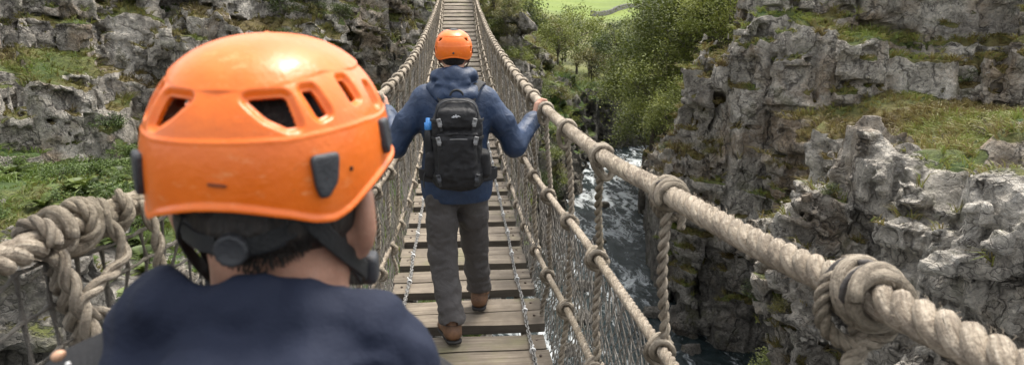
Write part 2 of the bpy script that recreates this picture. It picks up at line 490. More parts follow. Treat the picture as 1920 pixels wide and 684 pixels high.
    H = np.maximum(HR, HL)
    far = smooth(58, 72, Y)
    hill = -5.7 + .056 * np.maximum(Y - 72, -4) + .10 * np.maximum(X - .265 * Y, 0) + .13 * np.maximum(.195 * Y - X, 0) + nz(.05, 47) * 1.0
    H = H * (1 - far) + far * np.maximum(hill, -6)
    # the deck's own corridor stays clear
    corr = smooth(1.9, 1.2, np.abs(X)) * smooth(33.5, 32.5, Y) * smooth(20, 24, Y)
    H = np.where(corr > 0, np.minimum(H, H * (1 - corr) + corr * (-1.5)), H)
    return H

def terrain(name, x0, x1, y0, y1, z0, z1, h, keep):
    xs = np.arange(x0, x1, h); ys = np.arange(y0, y1, h); zs = np.arange(z0, z1, h)
    pad = 12
    xp = np.arange(x0 - pad * h, x1 + pad * h, h); yp = np.arange(y0 - pad * h, y1 + pad * h, h)
    XP, YP = np.meshgrid(xp, yp, indexing='ij')
    H = height(XP, YP)
    S = H.copy()
    for _ in range(int(10 * (.12 / h)**2) + 1):
        S = (S + np.roll(S, 1, 0) + np.roll(S, -1, 0) + np.roll(S, 1, 1) + np.roll(S, -1, 1)) / 5
    gx, gy = np.gradient(S, h); g = np.hypot(gx, gy); steep = smooth(.7, 2.0, g)
    gx, gy = gx / np.maximum(g, .3), gy / np.maximum(g, .3)
    i0 = pad; X, Y = np.meshgrid(xs, ys, indexing='ij')
    sl = (slice(pad, pad + len(xs)), slice(pad, pad + len(ys)))
    gx, gy, steep2 = gx[sl], gy[sl], steep[sl]
    wx = fbm(np.stack([X * .5, Y * .5, 0 * X], -1), 2, 61) * .5
    (c1, e1), (c2, e2) = cells2(X + wx, Y + wx, 1.75, 71), cells2(X + wx * .6, Y - wx * .6, .58, 77)
    c3, _ = cells2(X + wx * .4, Y + wx * .4, .27, 79)
    tilt = .20 * X + .10 * Y + fbm(np.stack([X * .25, Y * .25, 0 * X], -1), 2, 67) * .5
    h1 = _hash(c1, c1 * 0, c1 * 0, 5) * 3
    F = np.empty((len(xs), len(ys), len(zs)), np.float32)
    for k, z in enumerate(zs):
        k1 = np.floor((z + tilt + h1) / 1.45).astype(np.int64); k2 = np.floor((z + tilt * 1.1 + h1 * .7) / .36).astype(np.int64)
        o = (_hash(c1, c1 * 0, c1 * 0, 2) - .5) * .75 + (_hash(c1, k1, k1 * 0, 3) - .5) * .95 + (_hash(c2, k2, k2 * 0, 9) - .5) * .62
        if h < .1: o = o + (_hash(c3, np.floor((z + tilt * 1.2 + h1 * .5) / .17).astype(np.int64), k2 * 0, 19) - .5) * .34; o = o * .85
        # open joints between the blocks, bedding planes and overhangs
        fr = (z + tilt + h1) / 1.45; fr = np.abs(fr - np.round(fr)) * 1.45
        o = o - (.55 if h > .1 else .30) * np.maximum(smooth(.20, .04, e1) * (_hash(c1, k1, k1 * 0, 13) > .3), smooth(.13, .03, fr) * (_hash(c1, k1, k1 * 0, 15) > .25))
        o = o + .35 * vnoise(np.stack([X * .45, Y * .45, 0 * X + z * .8], -1), 83)
        o = o - 1.5 * float(smooth(-3.0, -8.0, z)) * (X > .2 * Y)
        o = o * steep2
        U = (X + gx * o - xp[0]) / h; W = (Y + gy * o - yp[0]) / h
        U = np.clip(U, 0, len(xp) - 1.001); W = np.clip(W, 0, len(yp) - 1.001)
        iu, iw = U.astype(int), W.astype(int); fu, fw = U - iu, W - iw
        hh = (H[iu, iw] * (1 - fu) * (1 - fw) + H[iu + 1, iw] * fu * (1 - fw) + H[iu, iw + 1] * (1 - fu) * fw + H[iu + 1, iw + 1] * fu * fw)
        F[:, :, k] = z - hh
    F = np.clip(F, -h * 3, h * 3)
    V, Q = surface_nets(F, (x0, y0, z0), h)
    V = V + (np.stack([vnoise(V * 2.1, 91 + k) for k in range(3)], 1) * (.05 if h > .1 else .02) + np.stack([vnoise(V * 5.0, 95 + k) for k in range(3)], 1) * .022)
    # normals
    e1 = V[Q[:, 2]] - V[Q[:, 0]]; e2 = V[Q[:, 3]] - V[Q[:, 1]]
    fn = np.cross(e1, e2); N = np.zeros_like(V)
    for j in range(4): np.add.at(N, Q[:, j], fn)
    for _ in range(2):
        A = N.copy()
        for a, b in ((0, 1), (1, 2), (2, 3), (3, 0)):
            np.add.at(A, Q[:, a], N[Q[:, b]]); np.add.at(A, Q[:, b], N[Q[:, a]])
        N = A / np.maximum(np.linalg.norm(A, axis=1, keepdims=True), 1e-9)
    up = N[:, 2]
    veg = smooth(.40, .80, up) + fbm(V * .45, 3, 101) * .55
    right = smooth(0, 2, V[:, 0] - .2 * V[:, 1])
    veg -= right * smooth(17, 14, V[:, 1]) * smooth(.95, .6, up) * .35
    dE_, _ = poly_sd(V[:, 0], V[:, 1], E_PTS)
    veg -= right * smooth(15, 12.5, V[:, 1]) * smooth(1.9, .9, -dE_ + vnoise(V * 1.3, 141) * .5) * .55
    veg -= smooth(-7.2, -9.0, V[:, 2]) * 1.2
    veg += smooth(32, 37, V[:, 1]) * .45 * smooth(-7, -5, V[:, 2])
    hue = np.where(right > .5, .44, .48) + fbm(V * .5, 4, 111) * .85
    veg -= smooth(16.5, 13.5, V[:, 1] + fbm(V * .5, 2, 131) * 3) * (1 - right) * .55
    hue += right * smooth(.80, .96, up) * .18
    hue += smooth(-1.2, -2.4, V[:, 2]) * (1 - right) * .35
    darken = smooth(-4.0, -8.6, V[:, 2]) * .75 + smooth(46, 52, V[:, 1]) * smooth(-1.5, -4, V[:, 2]) * .75
    darken = np.maximum(darken, smooth(-4.2, -5.0, V[:, 0]) * smooth(12.5, 10.5, V[:, 1]) * .8 * (1 - right))
    darken = np.clip(darken, 0, .95)
    at = dict(veg=np.clip(veg, 0, 1), hue=np.clip(hue, 0, 1), darken=darken)
    ctr = V[Q].mean(1); kq = keep(ctr)
    Q = Q[kq]; used = np.unique(Q); mp = -np.ones(len(V), int); mp[used] = np.arange(len(used))
    V, Q, N = V[used], mp[Q], N[used]; at = {k: v[used] for k, v in at.items()}
    ob = tag(mk(name, V, Q, ROCK, attrs=at), kind='structure')
    ob.data.polygons.foreach_set('use_smooth', (at['veg'][Q].mean(1) > .5))
    return V, N, at

mid = lambda y: np.interp(y, [0, 14, 22, 29, 38, 45, 52, 56, 70], [3, 4, 4.4, 5, 7.6, 10, 11.8, 14, 22])
near_ = terrain('cliff_right', 4.2, 25, 3, 16.9, -8.2, 3.0, TRES * .6, lambda c: (c[:, 1] < 16.66) & (c[:, 0] > 4.3))
far_ = terrain('cliff_right', 1.0, 26, 2, 36.3, -10.6, 7.5, TRES, lambda c: (c[:, 0] > mid(c[:, 1]) - .1) & ((c[:, 1] > 16.55) | (c[:, 2] < -7.9)))
TR = (np.concatenate([near_[0], far_[0]]), np.concatenate([near_[1], far_[1]]), {k: np.concatenate([near_[2][k], far_[2][k]]) for k in near_[2]})
TR_w = np.concatenate([np.full(len(near_[0]), .36), np.ones(len(far_[0]))])
TL = terrain('cliff_left', -27, 12, 2, 36.3, -10.6, 9.5, TRES, lambda c: c[:, 0] <= mid(c[:, 1]))
TF = terrain('gorge_hillside', -8, 46, 36, 72, -10.6, 14, TRES * 1.9, lambda c: c[:, 0] > -99)
# the hill country beyond
xs = np.linspace(-160, 330, 150); ys = np.concatenate([np.linspace(70, 140, 60), np.linspace(142, 480, 100)])
X, Y = np.meshgrid(xs, ys, indexing='ij'); Z = height(X, Y)
V = np.stack([X, Y, Z], -1).reshape(-1, 3)
i, j = np.meshgrid(np.arange(len(xs) - 1), np.arange(len(ys) - 1), indexing='ij'); n_ = len(ys)
Q = np.stack([i * n_ + j, (i + 1) * n_ + j, (i + 1) * n_ + j + 1, i * n_ + j + 1], -1).reshape(-1, 4)
m = M('pasture', .95)
g = m.noise(m.obj(), .06, 5, .6)
c = m.ramp(g, [(.3, (.10, .14, .022)), (.55, (.14, .19, .026)), (.75, (.17, .20, .04))])
c = m.mix(.5, c, m.ramp(m.noise(m.obj(), .9, 5, .7), [(.3, .6), (.7, 1.25)]), 'MULTIPLY')
rg = m.noise(m.obj(), .045, 4, .6)
yv = m.n('ShaderNodeSeparateXYZ'); m.l(m.obj(), yv.inputs[0])
rgh = m.math('MULTIPLY', m.ramp(m.math('DIVIDE', yv.outputs[1], 400.), [(.40, 1.), (.46, 0.)]), m.ramp(rg, [(.34, .55), (.5, .95)]))
m.color(m.mix(rgh, c, m.ramp(m.noise(m.obj(), .35, 4, .65), [(.35, (.07, .075, .025)), (.6, (.14, .125, .05))])))
tag(mk('hills', V, Q, m.m), kind='structure')

# ------------------------------------------------------------------ river
m = M('river water', .06, IOR=1.33)
P = m.obj()
wv = m.noise(P, .5, 3, .6, out='Color')
Pw = m.vadd(P, wv, 1.4)
fl = m.map(Pw, (1.5, .42, 1), (0, 0, math.radians(-12)))
f1 = m.noise(fl, 1.1, 9, .72, .8)
f2 = m.noise(P, .16, 3, .5)
fo = m.math('ADD', f1, m.math('MULTIPLY', m.math('SUBTRACT', f2, .5), .55))
fm = m.ramp(fo, [(.485, 0.), (.60, .75), (.74, 1.)])
m.color(m.mix(fm, m.ramp(f2, [(.3, (.012, .02, .022)), (.7, (.03, .042, .042))]), (.62, .66, .68)))
m.rough(m.ramp(fm, [(0, .08), (1, .6)]))
m.bump(m.noise(fl, 1.6, 6, .65), .22, .9); m.bump(fm, .06, .6)
gx_, gy_ = np.meshgrid(np.linspace(-6, 62, 60), np.linspace(-4, 70, 60), indexing='ij')
V = np.stack([gx_, gy_, WATER + 0 * gx_], -1).reshape(-1, 3); i, j = np.meshgrid(np.arange(59), np.arange(59), indexing='ij')
Q = np.stack([i * 60 + j, (i + 1) * 60 + j, (i + 1) * 60 + j + 1, i * 60 + j + 1], -1).reshape(-1, 4)
tag(mk('river', V, Q, m.m), kind='structure')
# ------------------------------------------------------------------ rope bridge
def rope_mat(name, c0, c1, c2):
    m = M(name, .9)
    rc = m.attr('rc', 'Vector')
    fib = m.noise(m.map(rc, (14, 190, 190)), 1, 4, .65)
    dirt = m.noise(m.obj(), 7, 6, .75)
    c = m.ramp(fib, [(.3, c0), (.5, c1), (.72, c2)])
    c = m.mix(m.ramp(dirt, [(.46, 0.), (.64, .75)]), c, tuple(x * .5 for x in c0))
    c = m.mix(m.ramp(m.noise(m.obj(), 45, 4, .75), [(.50, 0.), (.66, .6)]), c, tuple(x * .55 for x in c0))
    c = m.mix(m.ramp(m.noise(m.obj(), 1.7, 3, .6), [(.5, 0.), (.7, .35)]), c, (.16, .13, .06))
    m.color(c); m.bump(fib, .008, 1.); m.bump(m.noise(m.obj(), 120, 4, .75), .006, 1.)
    return m.m
ROPE = rope_mat('weathered rope', (.24, .19, .14), (.44, .37, .285), (.62, .54, .435))
ROPE2 = rope_mat('weathered hanger rope', (.19, .155, .115), (.36, .305, .235), (.52, .455, .365))
CORD = rope_mat('dark lashing cord', (.05, .045, .045), (.10, .09, .085), (.17, .155, .145))
NET = rope_mat('net twine', (.17, .15, .125), (.29, .265, .23), (.42, .39, .35))
NETD = rope_mat('dark net twine', (.07, .062, .052), (.125, .112, .095), (.19, .175, .15))
m = M('weathered oak', .8)
g = m.noise(m.map(m.obj(), (1.6, 34, 20)), 1, 6, .62, 1.2)
rnd = m.n('ShaderNodeObjectInfo').outputs['Random']
off = m.n('ShaderNodeCombineXYZ'); m.l(m.math('MULTIPLY', rnd, 37.), off.inputs[0]); m.l(m.math('MULTIPLY', rnd, 17.), off.inputs[1])
Pv = m.vadd(m.obj(), off.outputs[0], 1.)
g = m.noise(m.map(Pv, (1.6, 30, 20)), 1, 6, .62, 1.0)
bl = m.noise(Pv, 3.0, 5, .65)
c = m.ramp(g, [(.30, (.085, .066, .048)), (.47, (.195, .16, .12)), (.7, (.31, .262, .20))])
c = m.mix(m.ramp(bl, [(.44, 0.), (.62, .75)]), c, (.10, .080, .058))
c = m.mix(m.ramp(m.noise(Pv, 1.7, 4, .6), [(.56, 0.), (.68, .55)]), c, (.15, .15, .06))
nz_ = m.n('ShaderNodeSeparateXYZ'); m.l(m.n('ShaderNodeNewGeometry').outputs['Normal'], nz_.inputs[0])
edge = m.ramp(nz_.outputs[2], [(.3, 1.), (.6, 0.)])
c = m.mix(m.math('MULTIPLY', edge, .8), c, m.ramp(g, [(.3, (.03, .024, .018)), (.7, (.085, .068, .05))]))   # sawn edges coloured darker than the top
m.color(m.mix(m.math('MULTIPLY', rnd, .45), c, (.12, .098, .072))); m.bump(g, .006, 1.); m.bump(bl, .008, .5)
OAK = m.m
STEEL = simple('galvanised steel', (.24, .235, .225), .5, .4, 25, Metallic=.7)
BOLT = simple('rusty bolt', (.10, .075, .06), .6, .3, 60, Metallic=.6)
TIE = simple('white cable tie', (.75, .75, .74), .5, .05)

def deck_z(y): y = np.asarray(y, float); return np.where(y > 6.5, .0058 * (y - 6.5)**2, .0036 * (y - 6.5)**2 * (y < 3.5) * 1.0 * smooth(3.5, 0, y))
def spl(tab, col):
    t = np.array(tab, float)
    S = spline(t, 16); o = np.argsort(S[:, 0]); S = S[o]
    return lambda y: np.interp(y, S[:, 0], S[:, col])
RAIL = {1: [(-1.2, .70, 1.66), (-.6, .69, 1.62), (.7, .66, 1.555), (1.35, .62, 1.495), (2.0, .59, 1.455), (2.77, .56, 1.41), (4.67, .53, 1.382), (7.75, .52, 1.435), (11.7, .52, 1.58), (16, .52, 1.88), (21, .52, 2.32), (26, .54, 2.98), (32.6, .6, 4.2)],
        -1: [(-1.2, -.74, 1.68), (-.6, -.71, 1.65), (.99, -.66, 1.624), (1.37, -.63, 1.61), (2.7, -.57, 1.52), (4.3, -.53, 1.445), (6.8, -.52, 1.44), (9.8, -.52, 1.565), (15.6, -.52, 1.98), (21, -.52, 2.5), (26, -.54, 3.1), (32.6, -.6, 4.3)]}
MIDR = [(-1.2, .66, 1.06), (.5, .63, 1.02), (1.8, .60, .975), (3.15, .57, .925), (4.0, .56, .85), (5.8, .55, .74), (9, .54, .72), (13, .53, .93), (21, .53, 1.85), (32.6, .58, 3.75)]
LOWR = [(-1.2, .60, .62), (.8, .58, .58), (2.0, .565, .50), (3.2, .56, .43), (4.5, .56, .255), (6.3, .55, .13), (9, .54, .14), (13, .53, .36), (21, .53, 1.33), (32.6, .56, 4.05)]
YE = 32.4
br = empty('rope_bridge', (0, 4.2, 0))
tag(br, 'narrow rope bridge with weathered oak planks, net sides and thick hand ropes over the gorge', 'bridge')

# planks
def plank_mesh(sd):
    r = np.random.default_rng(sd); L = 1.04; parts = []
    for q, (d0, d1) in enumerate(((-.20, -.002 - r.uniform(0, .004)), (.003, .20))):
        nx, ny = 26, 7
        xs = np.linspace(-L / 2, L / 2, nx); ys = np.linspace(d0, d1, ny)
        if q: xs = xs + r.uniform(-.012, .012)
        th = .068 + r.uniform(-.004, .004)
        top = np.zeros((nx, ny, 3)); X, Y = np.meshgrid(xs, ys, indexing='ij')
        wob = .006 * vnoise(np.stack([X * 5, Y * 0 + q + sd, X * 0], -1), 3)
        Y = Y + wob * (np.abs(Y - (d0 if q == 0 else d1)) < .03)
        Z = .004 * vnoise(np.stack([X * 3, Y * 14, X * 0 + sd], -1), 5) + r.uniform(-.003, .003)
        edge = (np.minimum(np.abs(Y - Y[:, :1]), np.abs(Y - Y[:, -1:])) < .004)
        Z = Z - .007 * edge
        T = np.stack([X, Y, Z], -1); Bm = T.copy(); Bm[..., 2] = -th
        Vt = np.concatenate([T.reshape(-1, 3), Bm.reshape(-1, 3)]); n = nx * ny
        i, j = np.meshgrid(np.arange(nx - 1), np.arange(ny - 1), indexing='ij')
        q0 = np.stack([i * ny + j, (i + 1) * ny + j, (i + 1) * ny + j + 1, i * ny + j + 1], -1).reshape(-1, 4)
        rim = [a * ny for a in range(nx)] + [(nx - 1) * ny + b for b in range(1, ny)] + [a * ny + ny - 1 for a in range(nx - 2, -1, -1)] + [b for b in range(ny - 2, 0, -1)]
        rim = np.array(rim); r2 = np.roll(rim, -1)
        # separate side ring so that the sawn edge stays crisp
        Vs = np.concatenate([Vt[rim], Vt[rim + n]]); k = len(rim); a = np.arange(k); b = (a + 1) % k
        sideq = np.stack([a + k, b + k, b, a], -1)
        parts.append((Vt, [q0, q0[:, ::-1] + n], {})); parts.append((Vs, [sideq], {}))
    return join(parts)
py = []
y = 1.16
while y < YE + .3: py.append(y); y += .566 if y < 5.6 else .575
protos = []
for i, y in enumerate(py):
    if i < 4:
        V, F, _ = plank_mesh(i)
        p = mk('plank', V, F, OAK, br, local=True)
        # bolt heads at the ends
        for sx in (-.46, .46):
            for sy in (-.1, .1):
                b = tube([(sx, sy, -.01), (sx, sy, .006)], .009, 8)
                mk('bolt', b[0], b[1], BOLT, p, local=True)
        protos.append(p)
    else:
        p = copy_tree(protos[RNG.integers(4)], br) if y < 12 else protos[RNG.integers(4)].copy()
        if y >= 12: COL.objects.link(p)
    sl = math.atan(float(deck_z(y + .1) - deck_z(y - .1)) / .2)
    p.parent = br
    p.location = (RNG.uniform(-.012, .012), y - .18 - 4.2 + .0, float(deck_z(y - .18)) + RNG.uniform(-.004, .004))
    p.rotation_euler = (sl, RNG.uniform(-.012, .012), RNG.uniform(-.012, .012))
    p.scale = (1 + RNG.uniform(-.02, .015), RNG.uniform(.96, 1.03), 1)
# bearer ropes under the planks
ys = np.arange(-1.2, YE, .2)
for sx in (-.40, .40):
    P = np.stack([0 * ys + sx, ys, deck_z(ys) - .105], 1)
    V, F, A = tube(P, .026, 8); mk('bearer_rope', V, F, ROPE2, br, attrs=A)

def rail_path(tab, sgn, y0=-1.2, y1=YE, d=.1):
    fx, fz = spl(tab, 1), spl(tab, 2); ys = np.arange(y0, y1, d)
    x = fx(ys)
    return np.stack([x if np.sign(tab[0][1]) == sgn else -x, ys, fz(ys)], 1)

def coil(turns, R, r, pitch, sides=7, steps=18, seed=0, wob=.06):
    t = np.linspace(0, turns * 2 * np.pi, int(turns * steps)); w = 1 + wob * vnoise(np.stack([t * .9, 0 * t + seed, 0 * t], -1), 5)
    P = np.stack([R * w * np.cos(t), (t / (2 * np.pi) - turns / 2) * pitch, R * w * np.sin(t)], 1)
    return tube(P, r, sides, seed=seed)

def lash_mesh(kind, sd):
    if kind == 'small':
        a = coil(2.6, .036, .0085, .018, seed=sd); b = coil(1.2, .038, .010, .03, seed=sd + 3)
        loop = spline([(.036, .01, 0), (.034, .006, -.04), (.012, 0, -.085), (-.014, 0, -.085), (-.035, -.006, -.035), (-.036, -.01, 0)], 5)
        return join([a, b, tube(loop, .0125, 7)])
    if kind == 'mid':
        a = coil(2.4, .030, .0115, .022, seed=sd, wob=.12)
        knot = spline([(.03, .02, .0), (.045, 0, -.02), (.02, -.01, -.05), (-.025, .01, -.04), (-.04, .0, 0), (-.01, .02, .034), (.03, .0, .02)], 5)
        return join([a, tube(knot, .0125, 7)])
    if kind == 'big':
        t = np.linspace(0, 3.3 * 2 * np.pi, 80); w = 1 + .10 * vnoise(np.stack([t * .7, 0 * t + sd, 0 * t], -1), 5)
        a = tube(np.stack([.0365 * w * np.cos(t), -.055 + .105 * t / t[-1] + .006 * np.sin(t * .7), .0365 * w * np.sin(t)], 1), .0125, 8)
        b = tube(np.stack([.050 * np.cos(t[:38]), .02 - .07 * t[:38] / t[38] + .012 * np.sin(t[:38]), .046 * np.sin(t[:38])], 1), .0115, 8)
        kn = rope(spline([(.046, -.03, .0), (.050, -.015, -.05), (.012, .0, -.085), (-.038, .015, -.065), (-.044, .03, 0), (0, .04, .040), (.038, .025, .02), (.026, 0, -.07), (0, -.02, -.12)], 5), .0135, 3, .06, 6)
        return join([a, b, kn])
def put_on(p, P, at_y):
    i = int(np.argmin(np.abs(P[:, 1] - at_y))); i = min(max(i, 1), len(P) - 2)
    d = P[i + 1] - P[i - 1]; d /= np.linalg.norm(d)
    p.location = P[i] - np.array(br.location)
    p.rotation_euler = Vector(d).to_track_quat('Y', 'Z').to_euler()
    return P[i]

hang_r = [.97, 1.86, 2.75, 3.5, 4.3] + list(np.arange(5.05, 31.5, .78))
hang_l = [1.14, 2.0, 2.9, 3.6, 4.4] + list(np.arange(5.15, 31.5, .78))
R_H = .0275
paths = {}
for sgn, hy in ((1, hang_r), (-1, hang_l)):
    Pr = rail_path(RAIL[sgn], sgn); Pm = rail_path(MIDR, sgn); Pl = rail_path(LOWR, sgn)
    if sgn < 0: Pm[:, 2] += .03; Pl[:, 2] += .02
    paths[sgn] = (Pr, Pm, Pl)
    near = Pr[Pr[:, 1] < 8.1]; far = Pr[Pr[:, 1] >= 7.98]
    RN = R_H * 1.06 if sgn > 0 else .0225
    V, F, A = join([rope(near, RN, 3, .135 if sgn > 0 else .115, 9, .0125, seed=sgn), rope(far, R_H, 3, .16, 6, .03, seed=sgn + 1)])
    # frayed fibres standing off the near part of the rope
    hs = []
    for k in range(2600):
        p = Pr[int(RNG.integers(2, 52))] + (0, RNG.uniform(-.05, .05), 0); a = RNG.uniform(0, 6.28); o_ = np.array([math.cos(a), RNG.normal(0, .5), math.sin(a)])
        b = p + np.array([math.cos(a), 0, math.sin(a)]) * RN * .98; l_ = RNG.uniform(.006, .018); hs.append(tube([b, b + o_ * l_ * .5 + (0, l_ * .2, 0), b + o_ * l_ * .7 + (0, l_ * .7, -.2 * l_)], [.0006, .0005, .0003], 3, caps=False, seed=k))
    V, F, A = join([(V, F, A)] + hs)
    hr = mk('hand_rope', V, F, ROPE, br, attrs=A)
    V, F, A = join([rope(Pm[Pm[:, 1] < 8.1], .019, 3, .10, 7, .012, seed=sgn), rope(Pm[Pm[:, 1] >= 7.98], .019, 3, .12, 5, .04, seed=sgn)])
    mr = mk('middle_rope', V, F, ROPE, br, attrs=A)
    V, F, A = join([rope(Pl[Pl[:, 1] < 8.1], .018, 3, .10, 7, .012, seed=sgn + 4), rope(Pl[Pl[:, 1] >= 7.98], .018, 3, .12, 5, .04, seed=sgn)])
    fr = mk('foot_rope', V, F, ROPE, br, attrs=A)
    # lashings (one of each kind, then copies)
    pr = {}
    def lash(kind, parent, P, y, mat=ROPE2, s=1.):
        if (kind, parent.name) not in pr:
            V, F, A = lash_mesh(kind, y); o = mk('lashing', V, F, mat, parent, attrs=A, local=True); pr[(kind, parent.name)] = o
        else:
            o = pr[(kind, parent.name)].copy(); COL.objects.link(o)
        o.parent = parent; q = put_on(o, P, y); o.scale = (s * RNG.uniform(.95, 1.08),) * 3
        # turn each a little about the rope
        o.rotation_euler.rotate_axis('Y', RNG.uniform(-.35, .35))
        return q
    for k, y in enumerate(hy):
        big = y < 2.3
        q = Pr[int(np.argmin(np.abs(Pr[:, 1] - y)))] if sgn < 0 and k == 0 else lash('big' if big else 'small', hr, Pr, y, ROPE2, 1.0 if y < 1.2 else .92 if big else 1.05)
        if y > 4.5 and y < 16: lash('small', hr, Pr, y + .38, ROPE2, .95)
        qm = lash('mid', mr, Pm, y + .03, ROPE2)
        ql = lash('mid', fr, Pl, y - .02, ROPE2)
        e = np.array([sgn * .515, y - .04, float(deck_z(y)) - .04])
        jit = lambda: RNG.uniform(-.012, .012, 3)
        pts = [q + (0, 0, -.05), q * .5 + qm * .5 + jit() + (sgn * .006, 0, 0), qm + (sgn * .014, 0, 0), qm * .5 + ql * .5 + jit(), ql + (sgn * .012, 0, 0), ql * .4 + e * .6 + jit(), e]
        V, F, A = rope(spline(pts, 8), .0165 if y < 6 else .0145, 2, .075 if y < 6 else .1, 7 if y < 6 else 5, None if y < 6 else .03, seed=y)
        mk('hanger_rope', V, F, ROPE2, br, attrs=A)
# dark cords lying in the grooves of the two big knots nearest the camera
hr = [o for o in br.children if o.name.startswith('hand_rope')][0]
Pr = paths[1][0]
bigs = [o for o in hr.children if o.name.startswith('lashing')][:2]
for o in bigs:
    y = 4.2 + o.location.y
    sd = 0.97
    t = np.linspace(0, 3.3 * 2 * np.pi, 80); w = 1 + .10 * vnoise(np.stack([t * .7, 0 * t + sd, 0 * t], -1), 5)
    for (i0, i1) in ((6, 33), (48, 72)):
        u = t[i0:i1]; ww = .5 * (w[i0:i1] + w[min(i0 + 12, 79):min(i0 + 12, 79) + i1 - i0] if i1 + 12 <= 80 else w[i0:i1] * 2)
        V, F, A = tube(np.stack([(.0365 * ww + .0120) * np.cos(u), -.055 + .105 * u / t[-1] + .006 * np.sin(u * .7) + .016, (.0365 * ww + .0120) * np.sin(u)], 1), .0058, 7)
        c = mk('lashing_cord', V, F, CORD, hr, attrs=A, local=True); c.location = o.location; c.rotation_euler = o.rotation_euler; c.scale = o.scale
hl = [o for o in br.children if o.name.startswith('hand_rope')][1]
Pr = paths[-1][0]
def on_left(y): return Pr[int(np.argmin(np.abs(Pr[:, 1] - y)))]
wr = []
t = np.linspace(0, 4.2 * 2 * np.pi, 90)
P0 = np.stack([np.interp(np.linspace(1.06, 1.27, 90), Pr[:, 1], Pr[:, k]) for k in range(3)], 1)
wob = 1 + .12 * np.sin(t * .5 + 1)
wr.append(rope(P0 + .0305 * wob[:, None] * np.stack([np.cos(t), 0 * t, np.sin(t)], 1), .0118, 3, .075, 7, .006))
wr.append(tube(P0[18:60] + .037 * np.stack([np.cos(t[18:60] * .8 + 2), .2 * np.sin(t[18:60]), np.sin(t[18:60] * .8 + 2)], 1), .0105, 7))
V, F, A = join(wr); mk('lashing', V, F, ROPE2, hl, attrs=A)
for pts, r in (([on_left(1.09) + (.02, -.02, -.02), on_left(1.08) + (.045, -.02, -.12), on_left(1.08) + (.075, -.03, -.24), on_left(1.08) + (.10, -.02, -.42)], .0145),
               ([on_left(1.19) + (.035, -.02, .02), on_left(1.18) + (.06, -.02, -.06), on_left(1.12) + (.045, -.02, -.11), on_left(1.20) + (.07, 0, -.19), on_left(1.25) + (.09, 0, -.30)], .0118),
               ([on_left(1.27) + (.03, 0, .01), on_left(1.28) + (.055, 0, -.05), on_left(1.33) + (.06, 0, -.15), on_left(1.38) + (.08, 0, -.27), on_left(1.42) + (.09, 0, -.5)], .0118)):
    V, F, A = rope(spline(pts, 8), r, 2, .085, 8, .007, seed=r * 900); mk('lashing_tail', V, F, ROPE2, hl, attrs=A)

# netting
def net(sgn, y0, y1, dx, top, rows, r, seed, base=0.0):
    """diamond netting between the deck edge and the rope 'top' (path)"""
    ncol = int((y1 - y0) / dx); parts = []
    yy = y0 + np.arange(ncol + 1) * dx
    tx = np.interp(yy, top[:, 1], np.abs(top[:, 0])); tz = np.interp(yy, top[:, 1], top[:, 2])
    bz = deck_z(yy) - .05; bx = .525 + 0 * yy
    v = np.linspace(base, 1, rows + 1)
    G = np.zeros((ncol + 1, rows + 1, 3))
    for j, t in enumerate(v):
        bulge = .05 * np.sin(np.pi * t)
        G[:, j, 0] = sgn * (bx + (tx - bx) * t + bulge); G[:, j, 1] = yy; G[:, j, 2] = bz + (tz - bz) * t
    q = G.reshape(-1, 3)
    G += (np.stack([vnoise(q * 3.3, seed + k) for k in range(3)], 1) * (.022, .030, .022) + RNG.normal(0, .0055, q.shape)).reshape(G.shape)
    for c in range(ncol):
        a = np.array([G[c + (j % 2), j] for j in range(rows + 1)]); b = np.array([G[c + 1 - (j % 2), j] for j in range(rows + 1)])
        for s in (a, b):
            # each mesh's sides run beside each other for a short way at the knots
            P = np.empty((2 * len(s) - 1, 3)); P[::2] = s; P[1::2] = (s[1:] + s[:-1]) / 2
            P[1::2] += .004 * np.array([sgn, 0, -1])
            rr = np.full(len(P), r); rr[::2] = r * 1.75
            parts.append(tube(P, rr, 4, caps=False, seed=c))
    return parts
for sgn in (1, -1):
    Prr, Pmm, Pll = paths[sgn]
    parts = []
    if sgn > 0:
        parts += net(1, .2, 4.9, .058, Pmm, 14, .0023, 3)
        parts += net(1, 4.9, 12, .072, Prr, 18, .0026, 5)
    else:
        parts += net(-1, 1.9, 12, .068, Prr, 18, .0026, 7)
    parts += net(sgn, 12, 31.5, .11, Prr, 12, .0034, 9)
    V, F, A = join(parts); mk('netting', V, F, NET, br, attrs=A)
def net_sq(sgn, y0, y1, dx, top, rows, r, seed):
    yy = np.arange(y0, y1, dx); tx = np.interp(yy, top[:, 1], np.abs(top[:, 0])); tz = np.interp(yy, top[:, 1], top[:, 2]); bz = deck_z(yy) - .05
    v = np.linspace(0, .975, rows + 1); G = np.zeros((len(yy), rows + 1, 3))
    for j, t in enumerate(v):
        G[:, j] = np.stack([sgn * (.525 + (tx - .525) * t + .05 * np.sin(np.pi * t)), yy, bz + (tz - bz) * t], 1)
    q = G.reshape(-1, 3); G += (np.stack([vnoise(q * 3.0, seed + k) for k in range(3)], 1) * (.02, .028, .022) + RNG.normal(0, .004, q.shape)).reshape(G.shape)
    def sub(s):
        P = np.empty((2 * len(s) - 1, 3)); P[::2] = s; P[1::2] = (s[1:] + s[:-1]) / 2 - np.array([0, 0, .003]); rr = np.full(len(P), r); rr[::2] = r * 1.9; return tube(P, rr, 5, caps=False, seed=s[0, 2])
    return [sub(G[i]) for i in range(len(yy))] + [sub(G[:, j]) for j in range(rows + 1)]
parts = net_sq(-1, .3, 1.98, .066, paths[-1][0], 22, .0026, 17)
V, F, A = join(parts); mk('netting', V, F, NETD, br, attrs=A)

